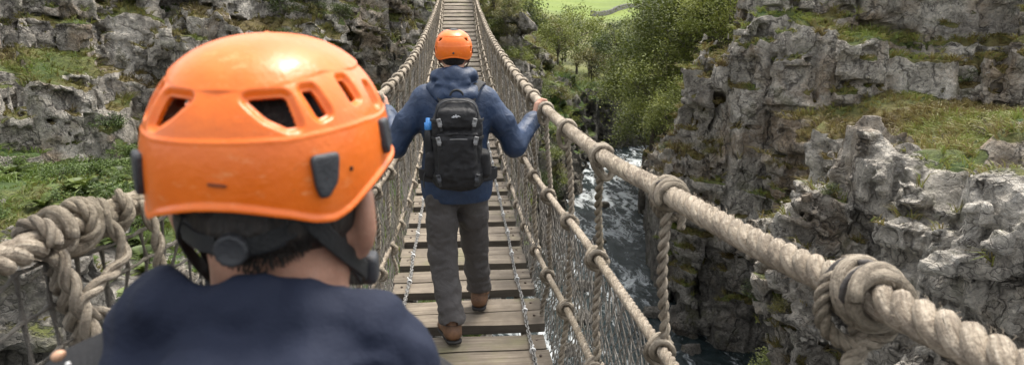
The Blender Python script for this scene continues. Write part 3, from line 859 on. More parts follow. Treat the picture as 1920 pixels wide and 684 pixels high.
# safety chains along the deck
def link(r, L, W, side=6, seg=14):
    t = np.arange(seg) / seg * 2 * np.pi
    P = np.stack([W * np.cos(t), np.sign(np.sin(t)) * (L - W) * 1.0 + W * np.sin(t), 0 * t], 1)
    return tube(P, r, side, closed=True)
for sgn in (1, -1):
    parts = []; ys = np.arange(2.2, 16, .036)
    base = link(.0042, .026, .0105)
    xs = sgn * .405 + .006 * vnoise(np.stack([ys * 2, 0 * ys + sgn, 0 * ys], -1), 3)
    zs = deck_z(ys) + .012 + .006 * np.abs(np.sin(ys * 5.5)) + .004
    for k, (x, yy, z) in enumerate(zip(xs, ys, zs)):
        R = rotm(0, 90 * (k % 2) + 25 + RNG.uniform(-12, 12), RNG.uniform(-6, 6))
        if yy > 9 and k % 2 == 0 and False: continue
        parts.append((base[0] @ R.T + (x, yy, z), base[1], base[2]))
    V, F, A = join(parts); ch = mk('chain', V, F, STEEL, br, attrs=A)
    for k, yy in enumerate(np.arange(2.6, 12, .57)):
        b = bpy.data.objects
        c = coil(1.3, .016, .0045, .008, 6, 12, seed=k)
        V, F, A = c
        V = V + np.array([np.interp(yy, ys, xs), yy, float(deck_z(yy)) + .022])
        t_ = tube([V[-1], V[-1] + (.012 * sgn, .004, .014)], .005, 5)
        V, F, A = join([(V, F, A), t_]); mk('chain_tie', V, F, TIE, ch)
# ------------------------------------------------------------------ people
def cloth_mat(name, col, var=.2, rough=.62, weave=260, fold=9, foldamt=.02):
    m = M(name, rough)
    P = m.obj()
    f = m.noise(P, 7, 4, .6)
    c0 = tuple(x * (1 - var) for x in col); c1 = tuple(x * (1 + var) for x in col)
    m.color(m.ramp(f, [(.3, c0), (.7, c1)]))
    m.bump(m.noise(P, fold, 3, .5, .8), foldamt, .55)
    m.bump(m.noise(P, weave, 2, .6), .0015, .5)
    return m.m
SKIN = M('skin', .5, Subsurface_Weight=.12, Subsurface_Scale=.01)
f = SKIN.noise(SKIN.obj(), 22, 5, .65)
SKIN.color(SKIN.ramp(f, [(.3, (.36, .185, .125)), (.55, (.47, .255, .175)), (.75, (.54, .31, .225))])); SKIN.bump(SKIN.noise(SKIN.obj(), 190, 4, .6), .0015, .6)
SKIN = SKIN.m
HAIR = M('dark brown hair', .55)
f = HAIR.noise(HAIR.map(HAIR.obj(), (170, 170, 26)), 1, 4, .65)
HAIR.color(HAIR.ramp(f, [(.3, (.006, .005, .004)), (.55, (.018, .013, .010)), (.75, (.045, .032, .024))])); HAIR.bump(f, .006, 1.); HAIR = HAIR.m
NAVY = cloth_mat('navy shell jacket', (.017, .036, .082), .22, .55, 300, 16, .016)
NAVY_F = cloth_mat('dark navy hooded jacket', (.012, .0165, .034), .08, .8, 240, 11, .016)
NAVY_F.node_tree.nodes['Principled BSDF'].inputs['Specular IOR Level'].default_value = .25
GREY = cloth_mat('charcoal trousers', (.062, .056, .054), .2, .7, 320, 15, .016)
BLACKF = cloth_mat('black nylon', (.0075, .0075, .009), .35, .72, 220, 14, .010)
WEB = simple('black webbing', (.012, .013, .014), .55, .3, 40, .003, 420)
RUB = simple('dark grey rubber', (.035, .037, .042), .5, .2, 30, .001, 300)
DARK = simple('black foam liner', (.008, .007, .007), .85, .4, 60, .002, 200)
LEATHER = simple('brown boot leather', (.125, .062, .030), .6, .45, 24, .003, 160)
SOLE = simple('black rubber sole', (.018, .017, .016), .75, .4, 40, .003, 120)
SILV = simple('grey buckle plastic', (.20, .20, .20), .45, .2, 60)
m = M('orange helmet shell', .40, Coat_Weight=.08, Coat_Roughness=.15)
f = m.noise(m.obj(), 16, 5, .7)
c = m.ramp(f, [(.3, (.74, .135, .008)), (.7, (.84, .178, .014))])
sc = m.noise(m.map(m.obj(), (40, 40, 90)), 1, 6, .8)
c = m.mix(m.ramp(sc, [(.58, 0.), (.70, .40)]), c, (.90, .45, .20))
c = m.mix(m.ramp(m.noise(m.map(m.obj(), (14, 14, 70), (.6, .3, 0)), 1, 7, .85), [(.60, 0.), (.66, .45)]), c, (.58, .10, .008))
c = m.mix(m.ramp(m.noise(m.obj(), 90, 3, .7), [(.66, 0.), (.74, .4)]), c, (.42, .12, .02))
m.color(c); m.rough(m.ramp(m.noise(m.obj(), 30, 5, .7), [(.3, .30), (.7, .44)])); m.bump(m.noise(m.obj(), 130, 3, .6), .0012, .5)
ORANGE = m.m

# ---- helmet: a shell with real vent openings, laid out in azimuth (from the back of the head) and elevation
def round_poly(pts, r=.18, n=5):
    pts = np.array(pts, float); out = []
    for i in range(len(pts)):
        a, b, c = pts[i - 1], pts[i], pts[(i + 1) % len(pts)]
        p0 = b + (a - b) * r; p1 = b + (c - b) * r
        for t in np.linspace(0, 1, n): out.append((1 - t)**2 * p0 + 2 * t * (1 - t) * b + t * t * p1)
    return np.array(out)
def poly_dist(X, Y, pts):
    """signed distance to a closed polygon (negative inside) and the closest boundary point"""
    D = np.full(X.shape, 1e9); CX = X.copy(); CY = Y.copy(); ins = np.zeros(X.shape, bool)
    for a, b in zip(pts, np.roll(pts, -1, 0)):
        d = b - a; t = np.clip(((X - a[0]) * d[0] + (Y - a[1]) * d[1]) / max(d @ d, 1e-12), 0, 1)
        qx, qy = a[0] + t * d[0], a[1] + t * d[1]; dd = np.hypot(X - qx, Y - qy); u = dd < D
        D = np.where(u, dd, D); CX = np.where(u, qx, CX); CY = np.where(u, qy, CY)
        cr = ((a[1] > Y) != (b[1] > Y)) & (X < (b[0] - a[0]) * (Y - a[1]) / np.where(b[1] == a[1], 1e-12, b[1] - a[1]) + a[0]); ins ^= cr
    return np.where(ins, -D, D), CX, CY

def helmet(parent, ctr, radii, vents, rim, belt, yaw=0., na=420, nv=150, fine=True):
    ctr = np.array(ctr); rx, ry, rz = radii; p = 2.3; cy_, sy_ = math.cos(math.radians(yaw)), math.sin(math.radians(yaw))
    def surf(az, el, off=0.):
        az, el = np.radians(az), np.radians(el)
        d = np.stack([np.sin(az) * np.cos(el), -np.cos(az) * np.cos(el), np.sin(el)], -1)
        r = ((np.abs(d[..., 0]) / rx)**p + (np.abs(d[..., 1]) / ry)**p + (np.abs(d[..., 2]) / rz)**p)**(-1 / p)
        v = d * (r + off)[..., None]
        return ctr + np.stack([v[..., 0] * cy_ - v[..., 1] * sy_, v[..., 0] * sy_ + v[..., 1] * cy_, v[..., 2]], -1)
    az = np.linspace(-180, 180, na, endpoint=False)
    rim_el = np.interp(np.abs(az), *rim)
    k = np.ones(9) / 9; rim_el = np.convolve(np.concatenate([rim_el[-4:], rim_el, rim_el[:4]]), k, 'valid')
    v = np.linspace(0, 1, nv)
    A = np.broadcast_to(az[:, None], (na, nv)).copy(); EL = 88.5 - (88.5 - rim_el[:, None]) * v[None]
    polys = []
    for q in vents:
        for s in (1, -1):
            pl = round_poly([(s * a, e) for a, e in q]); polys.append(pl if s > 0 else pl[::-1])
    S = np.full(A.shape, 1e9); hole = np.zeros(A.shape, bool)
    scale = np.cos(np.radians(28))
    for pl in polys:
        P2 = pl * (scale, 1); D, CX, CY = poly_dist(A * scale, EL, P2)
        cell = 1.0 * max(360 / na * scale, 95 / nv) * .75
        snap = np.abs(D) < cell
        A = np.where(snap, CX / scale, A); EL = np.where(snap, CY, EL)
        D = np.where(snap, 0, D); S = np.minimum(S, D); hole |= D < -1e-6
    deg = radii[0] * math.radians(1)
    dip = -.0050 * smooth(3.2, .2, S)                                      # bevel down into the openings
    aa = np.abs((A + 180) % 360 - 180)
    e_hi = np.interp(aa, belt[0], belt[1]); e_lo = np.interp(aa, belt[0], belt[2])
    off = .0020 * smooth(-.5, .5, EL - e_hi) * smooth(0, 14, S) + .0010 * smooth(.9, -.9, EL - e_lo)
    off = off + .0030 * smooth(3.0, .8, EL - rim_el[:, None])               # rolled rim
    off = off + .0008 * np.exp(-((EL - e_lo) / .9)**2)
    V = surf(A, EL, off + dip)
    idx = np.arange(na * nv).reshape(na, nv); i2 = (np.arange(na) + 1) % na
    Q = np.stack([idx[:, :-1], idx[:, 1:], idx[i2][:, 1:], idx[i2][:, :-1]], -1)
    hq = hole[:, :-1] | hole[:, 1:] | hole[i2][:, 1:] | hole[i2][:, :-1]
    s0 = (S <= 1e-6); allb = s0[:, :-1] & s0[:, 1:] & s0[i2][:, 1:] & s0[i2][:, :-1]
    Q = Q[~(hq | allb)]
    V = V.reshape(-1, 3); top = ctr + np.array([0, 0, radii[2] + .0035]); V = np.vstack([V, top])
    T = np.stack([np.full(na, na * nv), idx[:, 0], idx[i2, 0]], -1)
    used = np.unique(np.concatenate([Q.ravel(), T.ravel()])); mp = -np.ones(len(V), int); mp[used] = np.arange(len(used))
    o = mk('helmet', V[used], [mp[Q], mp[T]], ORANGE, parent)
    so = o.modifiers.new('thickness', 'SOLIDIFY'); so.thickness = .0042; so.offset = -1
    bv = o.modifiers.new('edge', 'BEVEL'); bv.width = .0011; bv.segments = 2; bv.limit_method = 'ANGLE'; bv.angle_limit = math.radians(50)
    # foam liner below the shell
    la = np.linspace(-180, 180, 64, endpoint=False); lv = np.linspace(0, 1, 24)
    LA, LV = np.meshgrid(la, lv, indexing='ij'); re = np.interp(np.abs(LA), *rim) + 5
    V = surf(LA, 88 - (88 - re) * LV, 0 * LA - .017)
    ix = np.arange(64 * 24).reshape(64, 24); j2 = (np.arange(64) + 1) % 64
    Q = np.stack([ix[:, :-1], ix[:, 1:], ix[j2][:, 1:], ix[j2][:, :-1]], -1).reshape(-1, 4)
    mk('helmet_liner', V, [Q, ix[::-1, 0][None]], DARK, o)
    return o, surf

def pad_on(surf, poly, name, mat, parent, thick=.005, base=.001, n=26):
    """a raised rounded plate that follows the shell, from an outline in (azimuth, elevation)"""
    pl = round_poly(poly, .22, 6); c = pl.mean(0)
    rings = [(1.0, base - .002), (1.0, base + thick * .55), (.93, base + thick * .92), (.80, base + thick), (.45, base + thick * .8), (.02, base + thick * .75)]
    V = np.concatenate([surf(c[0] + (pl[:, 0] - c[0]) * s, c[1] + (pl[:, 1] - c[1]) * s, np.full(len(pl), o)) for s, o in rings])
    k = len(pl); a = np.arange(k); b = (a + 1) % k
    Q = np.concatenate([np.stack([i * k + a, i * k + b, (i + 1) * k + b, (i + 1) * k + a], -1) for i in range(len(rings) - 1)])
    # orientation: outline may run either way round
    ar = .5 * np.sum(pl[:, 0] * np.roll(pl[:, 1], -1) - np.roll(pl[:, 0], -1) * pl[:, 1])
    if ar < 0: Q = Q[:, ::-1]
    return mk(name, V, Q, mat, parent)

def strap_on(pts, w, t, name, mat, parent, up=None):
    """a flat strap along a path: width w in the surface, thickness t outwards. pts: [(point, outward normal)]"""
    P = spline(np.array([p for p, _ in pts]), 8); N = spline(np.array([n for _, n in pts], float), 8)
    T = np.gradient(P, axis=0); T /= np.linalg.norm(T, axis=1, keepdims=True)
    N = N - T * (N * T).sum(1, keepdims=True); N /= np.linalg.norm(N, axis=1, keepdims=True); B = np.cross(T, N)
    w = np.broadcast_to(np.asarray(w, float), (len(P),))[:, None] if np.isscalar(w) else np.interp(np.linspace(0, 1, len(P)), np.linspace(0, 1, len(w)), w)[:, None]
    ring = [(-.5, -.5), (-.5, .3), (-.42, .5), (.42, .5), (.5, .3), (.5, -.5)]
    V = np.stack([P + B * w * a + N * t * b for a, b in ring], 1); n, k = len(P), len(ring)
    i = np.arange(n - 1)[:, None]; j = np.arange(k)[None]; j2 = (j + 1) % k
    Q = np.stack([i * k + j, i * k + j2, (i + 1) * k + j2, (i + 1) * k + j], -1).reshape(-1, 4)
    return mk(name, V.reshape(-1, 3), [Q, np.arange(k)[None, ::-1], ((n - 1) * k + np.arange(k))[None]], mat, parent, smooth_=False)

# ---- bodies
def hand(F, wr, palm_dir, across, normal, s=1., curl=1.):
    """palm with four unequal fingers that close towards 'normal' and a thumb from the side of the palm"""
    d, a, n = [np.array(v, float) / np.linalg.norm(v) for v in (palm_dir, across, normal)]
    wr = np.array(wr, float); L = .085 * s
    kn = wr + d * L
    for q in (-.028, -.009, .009, .028): F.cap(wr + a * q * .55 * s, kn + a * q * s, .0155 * s, .0125 * s, .012)
    for q, ln in ((-.030, .80), (-.0105, .95), (.0095, 1.0), (.029, .92)):
        p = kn + a * q * s; ang = 25 * curl
        for seg, r0, r1 in ((.040, .0098, .0090), (.027, .0090, .0083), (.020, .0083, .0072)):
            ca, sa = math.cos(math.radians(ang)), math.sin(math.radians(ang))
            e = p + (d * ca + n * sa) * seg * ln * s
            F.cap(p, e, r0 * s, r1 * s, .004); p = e; ang += 58 * curl
    b = wr + d * .022 * s + a * .026 * s
    m1 = b + (d * .55 + a * .75 + n * .45) * .040 * s; m2 = m1 + (d * .6 + n * .85 - a * .1) * .032 * s
    F.cap(b, m1, .0145 * s, .0115 * s, .010); F.cap(m1, m2, .0112 * s, .0085 * s, .004)

def head(F, c, s=1., yaw=0.):
    """head looking along +Y, c = middle of the skull"""
    c = np.array(c, float); Y = rotm(0, 0, yaw)
    q = lambda x, y, z: c + Y @ np.array([x, y, z]) * s
    F.ell(q(0, -.008, .02), np.array([.076, .096, .098]) * s, .02, R=Y)
    F.ell(q(0, .030, -.035), np.array([.066, .068, .088]) * s, .03, R=Y)
    F.ell(q(0, .058, -.088), np.array([.040, .036, .034]) * s, .03)
    F.cap(q(-.062, .010, -.055), q(-.036, .062, -.098), .020 * s, .014 * s, .03)
    F.cap(q(.062, .010, -.055), q(.036, .062, -.098), .020 * s, .014 * s, .03)
    F.cap(q(0, .094, .005), q(0, .117, -.034), .008 * s, .0135 * s, .012)          # nose
    F.cap(q(-.045, .085, .018), q(.045, .085, .018), .010 * s, None, .014)          # brow
    for sx in (-1, 1):
        F.ell(q(.033 * sx, .098, 0), np.array([.017, .012, .012]) * s, .008, cut=True)
        F.ell(q(.033 * sx, .084, 0), np.array([.0125, .0125, .0125]) * s, .003)     # eyeballs
        # ears stand off the side of the head
        R = Y @ rotm(12, 0, 24 * sx)
        F.ell(q(.088 * sx, -.014, -.034), np.array([.012, .025, .040]) * s, .008, R=R)
        F.ell(q(.097 * sx, -.006, -.028), np.array([.006, .013, .020]) * s, .004, R=R, cut=True)
        F.ell(q(.081 * sx, -.002, -.066), np.array([.009, .011, .014]) * s, .008)
    F.cap(q(-.022, .094, -.066), q(.022, .094, -.066), .0062 * s, None, .006)       # lips
    F.cap(q(-.020, .094, -.074), q(.020, .094, -.074), .0066 * s, None, .006)

def limb(F, pts, rs, k=.03): F.chain(pts, rs, k)

def boot(name, ank, heading, parent, pitch=0.):
    """laced walking boot; the sole is a part of its own. ank = ankle joint"""
    R = rotm(0, 0, heading) @ rotm(pitch, 0, 0); ank = np.array(ank, float)
    K = 1.14
    q = lambda x, y, z: ank + R @ (np.array([x * K, y * K, z]))
    lo, hi = ank - .26, ank + .26
    F = Field(lo, hi, .0065)
    F.cap(q(0, -.012, .045), q(0, -.022, -.055), .056, .053, .02)
    F.ell(q(0, -.045, -.050), (.047, .043, .045), .02, R=R)
    F.cap(q(0, .005, -.045), q(0, .13, -.068), .053, .048, .03)
    F.ell(q(0, .150, -.070), (.053, .06, .034), .02, R=R)
    F.cap(q(-.030, -.018, .060), q(.030, -.018, .060), .027, None, .012)            # padded collar
    F.box(q(0, .05, -.128), (.2, .3, .035), .002, .002, R=R, cut=True)
    F.box(q(0, -.01, .16), (.2, .3, .075), .002, .002, R=R, cut=True)
    V, Q = F.mesh(); b = mk(name, V, Q, LEATHER, parent)
    G = Field(lo, hi, .006)
    G.cap(q(0, -.045, -.096), q(0, .02, -.096), .049, .046, .02); G.cap(q(0, .02, -.096), q(0, .14, -.096), .046, .056, .02)
    G.box(q(0, .05, -.02), (.2, .3, .070), .002, .002, R=R, cut=True); G.box(q(0, .05, -.152), (.2, .3, .040), .002, .002, R=R, cut=True)
    for yy in np.arange(-.08, .20, .028): G.box(q(0, yy, -.113), (.08, .006, .008), .001, .001, R=R, cut=True)
    G.box(q(0, .028, -.112), (.08, .018, .012), .003, .002, R=R, cut=True)
    V, Q = G.mesh(); mk('sole', V, Q, SOLE, b)
    # heel patch and laces
    mk('lace', *join([tube(spline([q(-.030, .02 + .03 * k, .0 - .02 * k), q(0, .035 + .03 * k, .012 - .02 * k), q(.030, .02 + .03 * k, .0 - .02 * k)], 5), .003, 6) for k in range(3)])[:2], WEB, b)
    return b

# ================================================================== the hiker in the middle of the bridge
J = dict(head=(-.034, 4.20, 1.755), sl=(-.222, 4.17, 1.468), sr=(.158, 4.17, 1.463), el=(-.395, 4.165, 1.200), er=(.330, 4.20, 1.185),
         wl=(-.466, 4.440, 1.362), wr=(.480, 4.430, 1.316), hl=(-.132, 4.16, .92), hr=(.055, 4.19, .92), kl=(-.126, 4.11, .50), kr=(.078, 4.33, .50), al=(-.078, 3.955, .125), ar=(.108, 4.44, .125))
J = {k: np.array(v) for k, v in J.items()}
F = Field((-.64, 3.9, .02), (.64, 4.62, 1.9), .0065)
head(F, J['head'])
F.cap((-.034, 4.185, 1.69), (-.034, 4.172, 1.52), .058, .066, .03)
F.cap(J['sl'], J['sr'], .06, None, .04); F.ell((-.034, 4.17, 1.32), (.155, .095, .22), .05); F.ell((-.034, 4.17, 1.0), (.145, .095, .14), .05)
for s in 'lr':
    F.chain([J['s' + s], J['e' + s], J['w' + s]], [.050, .038, .027], .02)
    F.chain([J['h' + s], J['k' + s], J['a' + s]], [.080, .055, .040], .03)
    F.cap(J['a' + s] - (0, 0, .06), J['a' + s] + (0, .12, -.075), .034, .028, .02)
hand(F, J['wl'], (-.25, .30, .92), (.35, .90, -.2), (-.92, .0, -.35), 1.0, 1.0)
hand(F, J['wr'], (.25, .30, .92), (-.35, .90, -.2), (.92, .0, -.35), 1.0, 1.0)
V, Q = F.mesh()
hk = mk('person', V, Q, SKIN, None, loc=(-.01, 4.2, .02))
tag(hk, 'hiker in orange helmet, blue jacket and grey trousers walking across the planks, hands on ropes', 'person')
# hair
F = Field((-.16, 4.05, 1.62), (.09, 4.33, 1.90), .005)
F.ell(J['head'] + (0, -.010, .02), (.081, .099, .103), .02)
F.ell(J['head'] + (0, -.040, -.045), (.066, .056, .060), .03)
F.box(J['head'] + (0, .13, -.07), (.12, .075, .10), .02, .02, cut=True); F.box(J['head'] + (0, 0, -.16), (.15, .15, .055), .02, .02, cut=True)
V, Q = F.mesh(); V = V + np.stack([vnoise(V * 60, k) for k in range(3)], 1) * .002
mk('hair', V, Q, HAIR, hk)
VENT2 = [[(33, 27), (48, 30), (47, 19)], [(55, 6), (63, 4), (60, -8), (55, -7)]]
hm, sf = helmet(hk, (-.034, 4.20, 1.762), (.110, .138, .108), VENT2, ((0, 10, 25, 40, 55, 75, 100, 130, 180), (-20, -20.5, -24, -29, -29, -22, -16, -10, 2)),
                ((0, 40, 90, 180), (31, 33, 36, 36), (6, 7, 9, 9)), na=260, nv=100)
for s in (-1, 1): pad_on(sf, [(s * 72, 2), (s * 84, 2), (s * 82, -12), (s * 75, -14)], 'helmet_clip', RUB, hm)
V, F_, _ = tube([(0, 0, -.001), (0, 0, .003), (0, 0, .0031)], [.006, .006, .002], 12); R = np.array(Vector((0, -1, 0)).to_track_quat('Z', 'Y').to_matrix())
mk('rivet', V @ R.T + sf(np.array(0.), np.array(-9.), np.array(.002)), F_, RUB, hm)
for s in (-1, 1):
    strap_on([(J['head'] + (s * .083, -.045, -.02), (s, -.4, 0)), (J['head'] + (s * .088, -.012, -.075), (s, -.2, 0)), (J['head'] + (s * .060, .04, -.115), (s, 0, -.3))], .016, .003, 'chin_strap', WEB, hm)
# jacket
F = Field((-.64, 3.88, .78), (.64, 4.66, 1.68), .0085)
F.ell((-.034, 4.165, 1.36), (.228, .138, .22), .06)
F.ell((-.034, 4.160, 1.10), (.200, .140, .25), .08)
F.cap((-.030, 4.17, 1.03), (-.030, 4.165, .865), .01, .01, .01)
F.ell((-.030, 4.165, .93), (.218, .150, .22), .08)
F.cap(J['sl'] + (.02, 0, -.005), J['sr'] + (-.02, 0, -.005), .085, None, .06)
F.cap((-.034, 4.17, 1.56), (-.034, 4.17, 1.40), .075, .14, .06)
for s, sx in (('l', -1), ('r', 1)):
    mid_ = J['s' + s] * .5 + J['e' + s] * .5 + np.array([sx * .008, 0, -.01])
    F.chain([J['s' + s] + (-sx * .015, 0, -.02), mid_, J['e' + s] + (0, 0, -.012), J['w' + s] * .85 + J['e' + s] * .15 + (0, 0, -.006), J['w' + s]], [.086, .078, .070, .052, .043], .03)
F.wrinkle(.0045, 7, 5, 2, (1, 1, .5))
F.wrinkle(.0035, 17, 15, 2, (1.3, 1, .8))
F.box((-.03, 4.17, .76), (.4, .3, .085), .004, .01, cut=True)          # hem
for s in 'lr':
    d = J['w' + s] - J['e' + s]; d /= np.linalg.norm(d); F.cap(J['w' + s] + d * .052, J['w' + s] + d * .25, .052, .12, .004, cut=True)
F.cap((-.034, 4.185, 1.50), (-.034, 4.185, 1.72), .050, .075, .02, cut=True)
V, Q = F.mesh(); jk = mk('jacket', V, Q, NAVY, hk)
# hood lying bunched behind the neck
F = Field((-.24, 3.97, 1.40), (.18, 4.34, 1.72), .006)
F.ell((-.034, 4.085, 1.515), (.135, .085, .082), .03); F.ell((-.034, 4.105, 1.600), (.122, .088, .056), .03)
F.chain([(-.155, 4.20, 1.588), (-.128, 4.10, 1.614), (-.034, 4.065, 1.630), (.060, 4.10, 1.614), (.087, 4.20, 1.588)], [.026, .032, .033, .032, .026], .03)
F.chain([(-.165, 4.12, 1.535), (-.10, 4.04, 1.505), (-.02, 4.015, 1.495), (.06, 4.04, 1.50), (.10, 4.12, 1.53)], [.035, .035, .036, .035, .035], .03)
F.chain([(-.13, 4.045, 1.57), (-.05, 4.02, 1.553), (.05, 4.04, 1.575)], [.014, .017, .014], .02)
F.cap((-.034, 4.20, 1.50), (-.034, 4.20, 1.72), .064, .082, .02, cut=True)
F.wrinkle(.007, 14, 25, 2)
V, Q = F.mesh(); mk('hood', V, Q, NAVY, jk)
# trousers
F = Field((-.29, 3.86, .06), (.25, 4.62, 1.02), .008)
F.ell((-.032, 4.17, .95), (.165, .118, .12), .05)
for s, sx in (('l', -1), ('r', 1)):
    h, k, a = J['h' + s], J['k' + s], J['a' + s]
    F.chain([h + (0, -.005, 0), h * .5 + k * .5, k, k * .45 + a * .55, a + (0, -.02, .035)], [.104, .098, .086, .080, .080], .03)
    for t, r in ((.86, .080), (.98, .081), (1.03, .079)):                # stacked folds at the cuff
        p = k * (1 - t) + a * t + np.array([0, -.012, .03]); F.ell(p, (r + .004, r + .006, .030), .012)
F.wrinkle(.008, 8, 35, 2, (1, 1, 1.3)); F.wrinkle(.004, 20, 39, 2, (1, 1, 1.8))
for s in 'lr':
    F.box(J['a' + s] + (0, -.02, -.062), (.12, .16, .062), .004, .01, R=rotm(-8, 0, 0), cut=True)
V, Q = F.mesh(); mk('trousers', V, Q, GREY, hk)
for s, hd, pt in (('l', 14, -5), ('r', -7, 0)): boot('boot', J['a' + s] + (0, -.012, .0), hd, hk, pt)
# the day pack on the hiker's back
pk = empty('backpack', (-.02, 3.98, .98)); tag(pk, 'black day pack with grey buckles on the back of the hiker', 'backpack')
cx = -.020; yb = 4.035
F = Field((-.26, 3.72, .92), (.24, 4.12, 1.56), .006)
F.box((cx, yb - .085, 1.20), (.140, .085, .20), .06, .03); F.box((cx, yb - .085, 1.37), (.122, .080, .125), .075, .05)
F.ell((cx, yb - .09, 1.03), (.150, .085, .075), .04)
F.box((cx - .002, yb - .165, 1.17), (.108, .045, .135), .035, .010)        # front pocket
F.box((cx - .002, yb - .160, 1.385), (.105, .035, .060), .03, .012)        # top pocket
F.box((cx, yb - .15, 1.03), (.120, .045, .045), .03, .02)
F.chain([(cx - .105, yb - .18, 1.30), (cx, yb - .212, 1.313), (cx + .105, yb - .18, 1.30)], .010, .006)
F.wrinkle(.006, 12, 45, 2); F.wrinkle(.003, 30, 47, 2)
V, Q = F.mesh(); mk('main_compartment', V, Q, BLACKF, pk)
for s in (-1, 1):
    F = Field((cx + s * .175 - .09, 3.82, .98), (cx + s * .175 + .09, 4.08, 1.26), .006)
    F.box((cx + s * .150, yb - .075, 1.115), (.040, .062, .085), .035, .01, R=rotm(0, -s * 5, 0)); F.wrinkle(.005, 14, 51, 2)
    F.box((cx + s * .15, yb - .075, 1.245), (.08, .1, .045), .004, .006, R=rotm(0, s * 18, 0), cut=True)
    V, Q = F.mesh(); mk('side_pocket', V, Q, BLACKF, pk)
    # shoulder straps over the shoulder
    strap_on([((cx + s * .070, yb - .05, 1.460), (0, -1, .6)), ((cx + s * .112, 4.065, 1.540), (s * .3, -.6, 1)), ((cx + s * .146, 4.15, 1.566), (s * .4, -.1, 1)), ((cx + s * .150, 4.25, 1.530), (s * .2, .7, .8)), ((cx + s * .140, 4.315, 1.42), (0, 1, .1)), ((cx + s * .16, 4.26, 1.20), (s * .5, .8, 0))], .052, .014, 'shoulder_strap', BLACKF, pk)
    # compression straps with buckles
    for z0, xx in ((1.375, .098), (1.275, .104), (1.06, .108)):
        strap_on([((cx + s * .152, yb - .09, z0), (s, -.2, 0)), ((cx + s * .135, yb - .155, z0 + .003), (s * .7, -.7, 0)), ((cx + s * xx, yb - .207 + (.02 if z0 > 1.3 else 0), z0), (s * .2, -1, 0)), ((cx + s * (xx - .01), yb - .212 + (.02 if z0 > 1.3 else 0), z0 - .05), (0, -1, 0))], .016, .004, 'compression_strap', WEB, pk)
        F = Field((cx + s * xx - .04, 3.76, z0 - .05), (cx + s * xx + .04, 3.92, z0 + .04), .003)
        yc = yb - .212 + (.018 if z0 > 1.3 else 0)
        F.box((cx + s * xx, yc, z0), (.013, .006, .021), .004, .004, R=rotm(0, s * 14, 0)); F.box((cx + s * (xx - .003), yc - .004, z0 - .018), (.010, .005, .010), .003, .003)
        F.box((cx + s * xx, yc - .006, z0 + .006), (.005, .006, .006), .001, .001, cut=True)
        V, Q = F.mesh(); mk('buckle', V, Q, SILV if z0 > 1.2 else RUB, pk)
    # hip belt wing
    strap_on([((cx + s * .13, yb - .02, 1.03), (s, -.4, 0)), ((cx + s * .215, 4.09, 1.02), (s, -.3, 0)), ((cx + s * .232, 4.17, 1.02), (s, .1, 0)), ((cx + s * .18, 4.28, 1.01), (s * .5, 1, 0)), ((cx + s * .03, 4.325, 1.01), (0, 1, 0))], [.085, .07, .055, .03, .03], .012, 'hip_belt', BLACKF, pk)
strap_on([((cx - .165, yb - .10, 1.10), (-1, -.3, 0)), ((cx - .195, yb - .12, 1.06), (-1, -.4, 0)), ((cx - .198, yb - .12, .985), (-1, -.3, 0))], .018, .004, 'strap_end', WEB, pk)
t = np.linspace(0, math.pi, 14); mk('grab_handle', *tube(np.stack([cx + .035 * np.cos(t), 0 * t + yb - .045, 1.505 + .032 * np.sin(t)], 1), .007, 8)[:2], WEB, pk)
zp = [(cx - .118, yb - .135, 1.335), (cx - .116, yb - .15, 1.42), (cx - .085, yb - .145, 1.475), (cx, yb - .14, 1.492), (cx + .085, yb - .145, 1.475), (cx + .116, yb - .15, 1.42), (cx + .118, yb - .135, 1.335)]
mk('zip', *tube(spline(zp, 6), .0045, 6)[:2], RUB, pk)
mk('zip', *tube(spline([(cx - .098, yb - .196, 1.275), (cx, yb - .213, 1.282), (cx + .098, yb - .196, 1.275)], 6), .003, 6)[:2], SILV, pk)
# silver emblem: a small winged peak
E2 = [(-.026, -.006), (-.012, .004), (-.006, .001), (.001, .013), (.006, .003), (.014, .006), (.028, -.004), (.012, -.002), (.006, -.009), (-.004, -.004), (-.012, -.009)]
V = np.array([(cx - .006 + a, yb - .199, 1.408 + b) for a, b in E2] + [(cx - .006 + a, yb - .188, 1.408 + b) for a, b in E2]); k = len(E2)
tri = np.array([(0, 10, 1), (1, 10, 9), (1, 9, 2), (2, 9, 3), (3, 9, 4), (4, 9, 8), (4, 8, 7), (4, 7, 5), (5, 7, 6)])[:, ::-1]; a = np.arange(k); b = (a + 1) % k
mk('emblem', V, [tri, np.stack([a, b, b + k, a + k], -1)], simple('silver print', (.45, .46, .48), .4, .1), pk, smooth_=False)
# water bottle in the pack's left pocket
bt = empty('water_bottle', (cx - .158, yb - .075, 1.10)); tag(bt, 'dark drink bottle with a blue cap in the left side pocket of the black pack', 'bottle')
zz = [(1.05, .030), (1.06, .033), (1.27, .033), (1.30, .029), (1.33, .017)]
mk('bottle_body', *tube([(cx - .150 - .06 * (z - 1.1), yb - .072, z) for z, _ in zz], [r for _, r in zz], 18)[:2], simple('black bottle', (.012, .013, .016), .4, .1), bt)
zz = [(1.315, .0215), (1.320, .025), (1.356, .0235), (1.360, .014), (1.382, .012)]
mk('bottle_cap', *tube([(cx - .150 - .06 * (z - 1.1), yb - .072, z) for z, _ in zz], [r for _, r in zz], 18)[:2], simple('blue cap', (.05, .24, .62), .35, .1), bt)

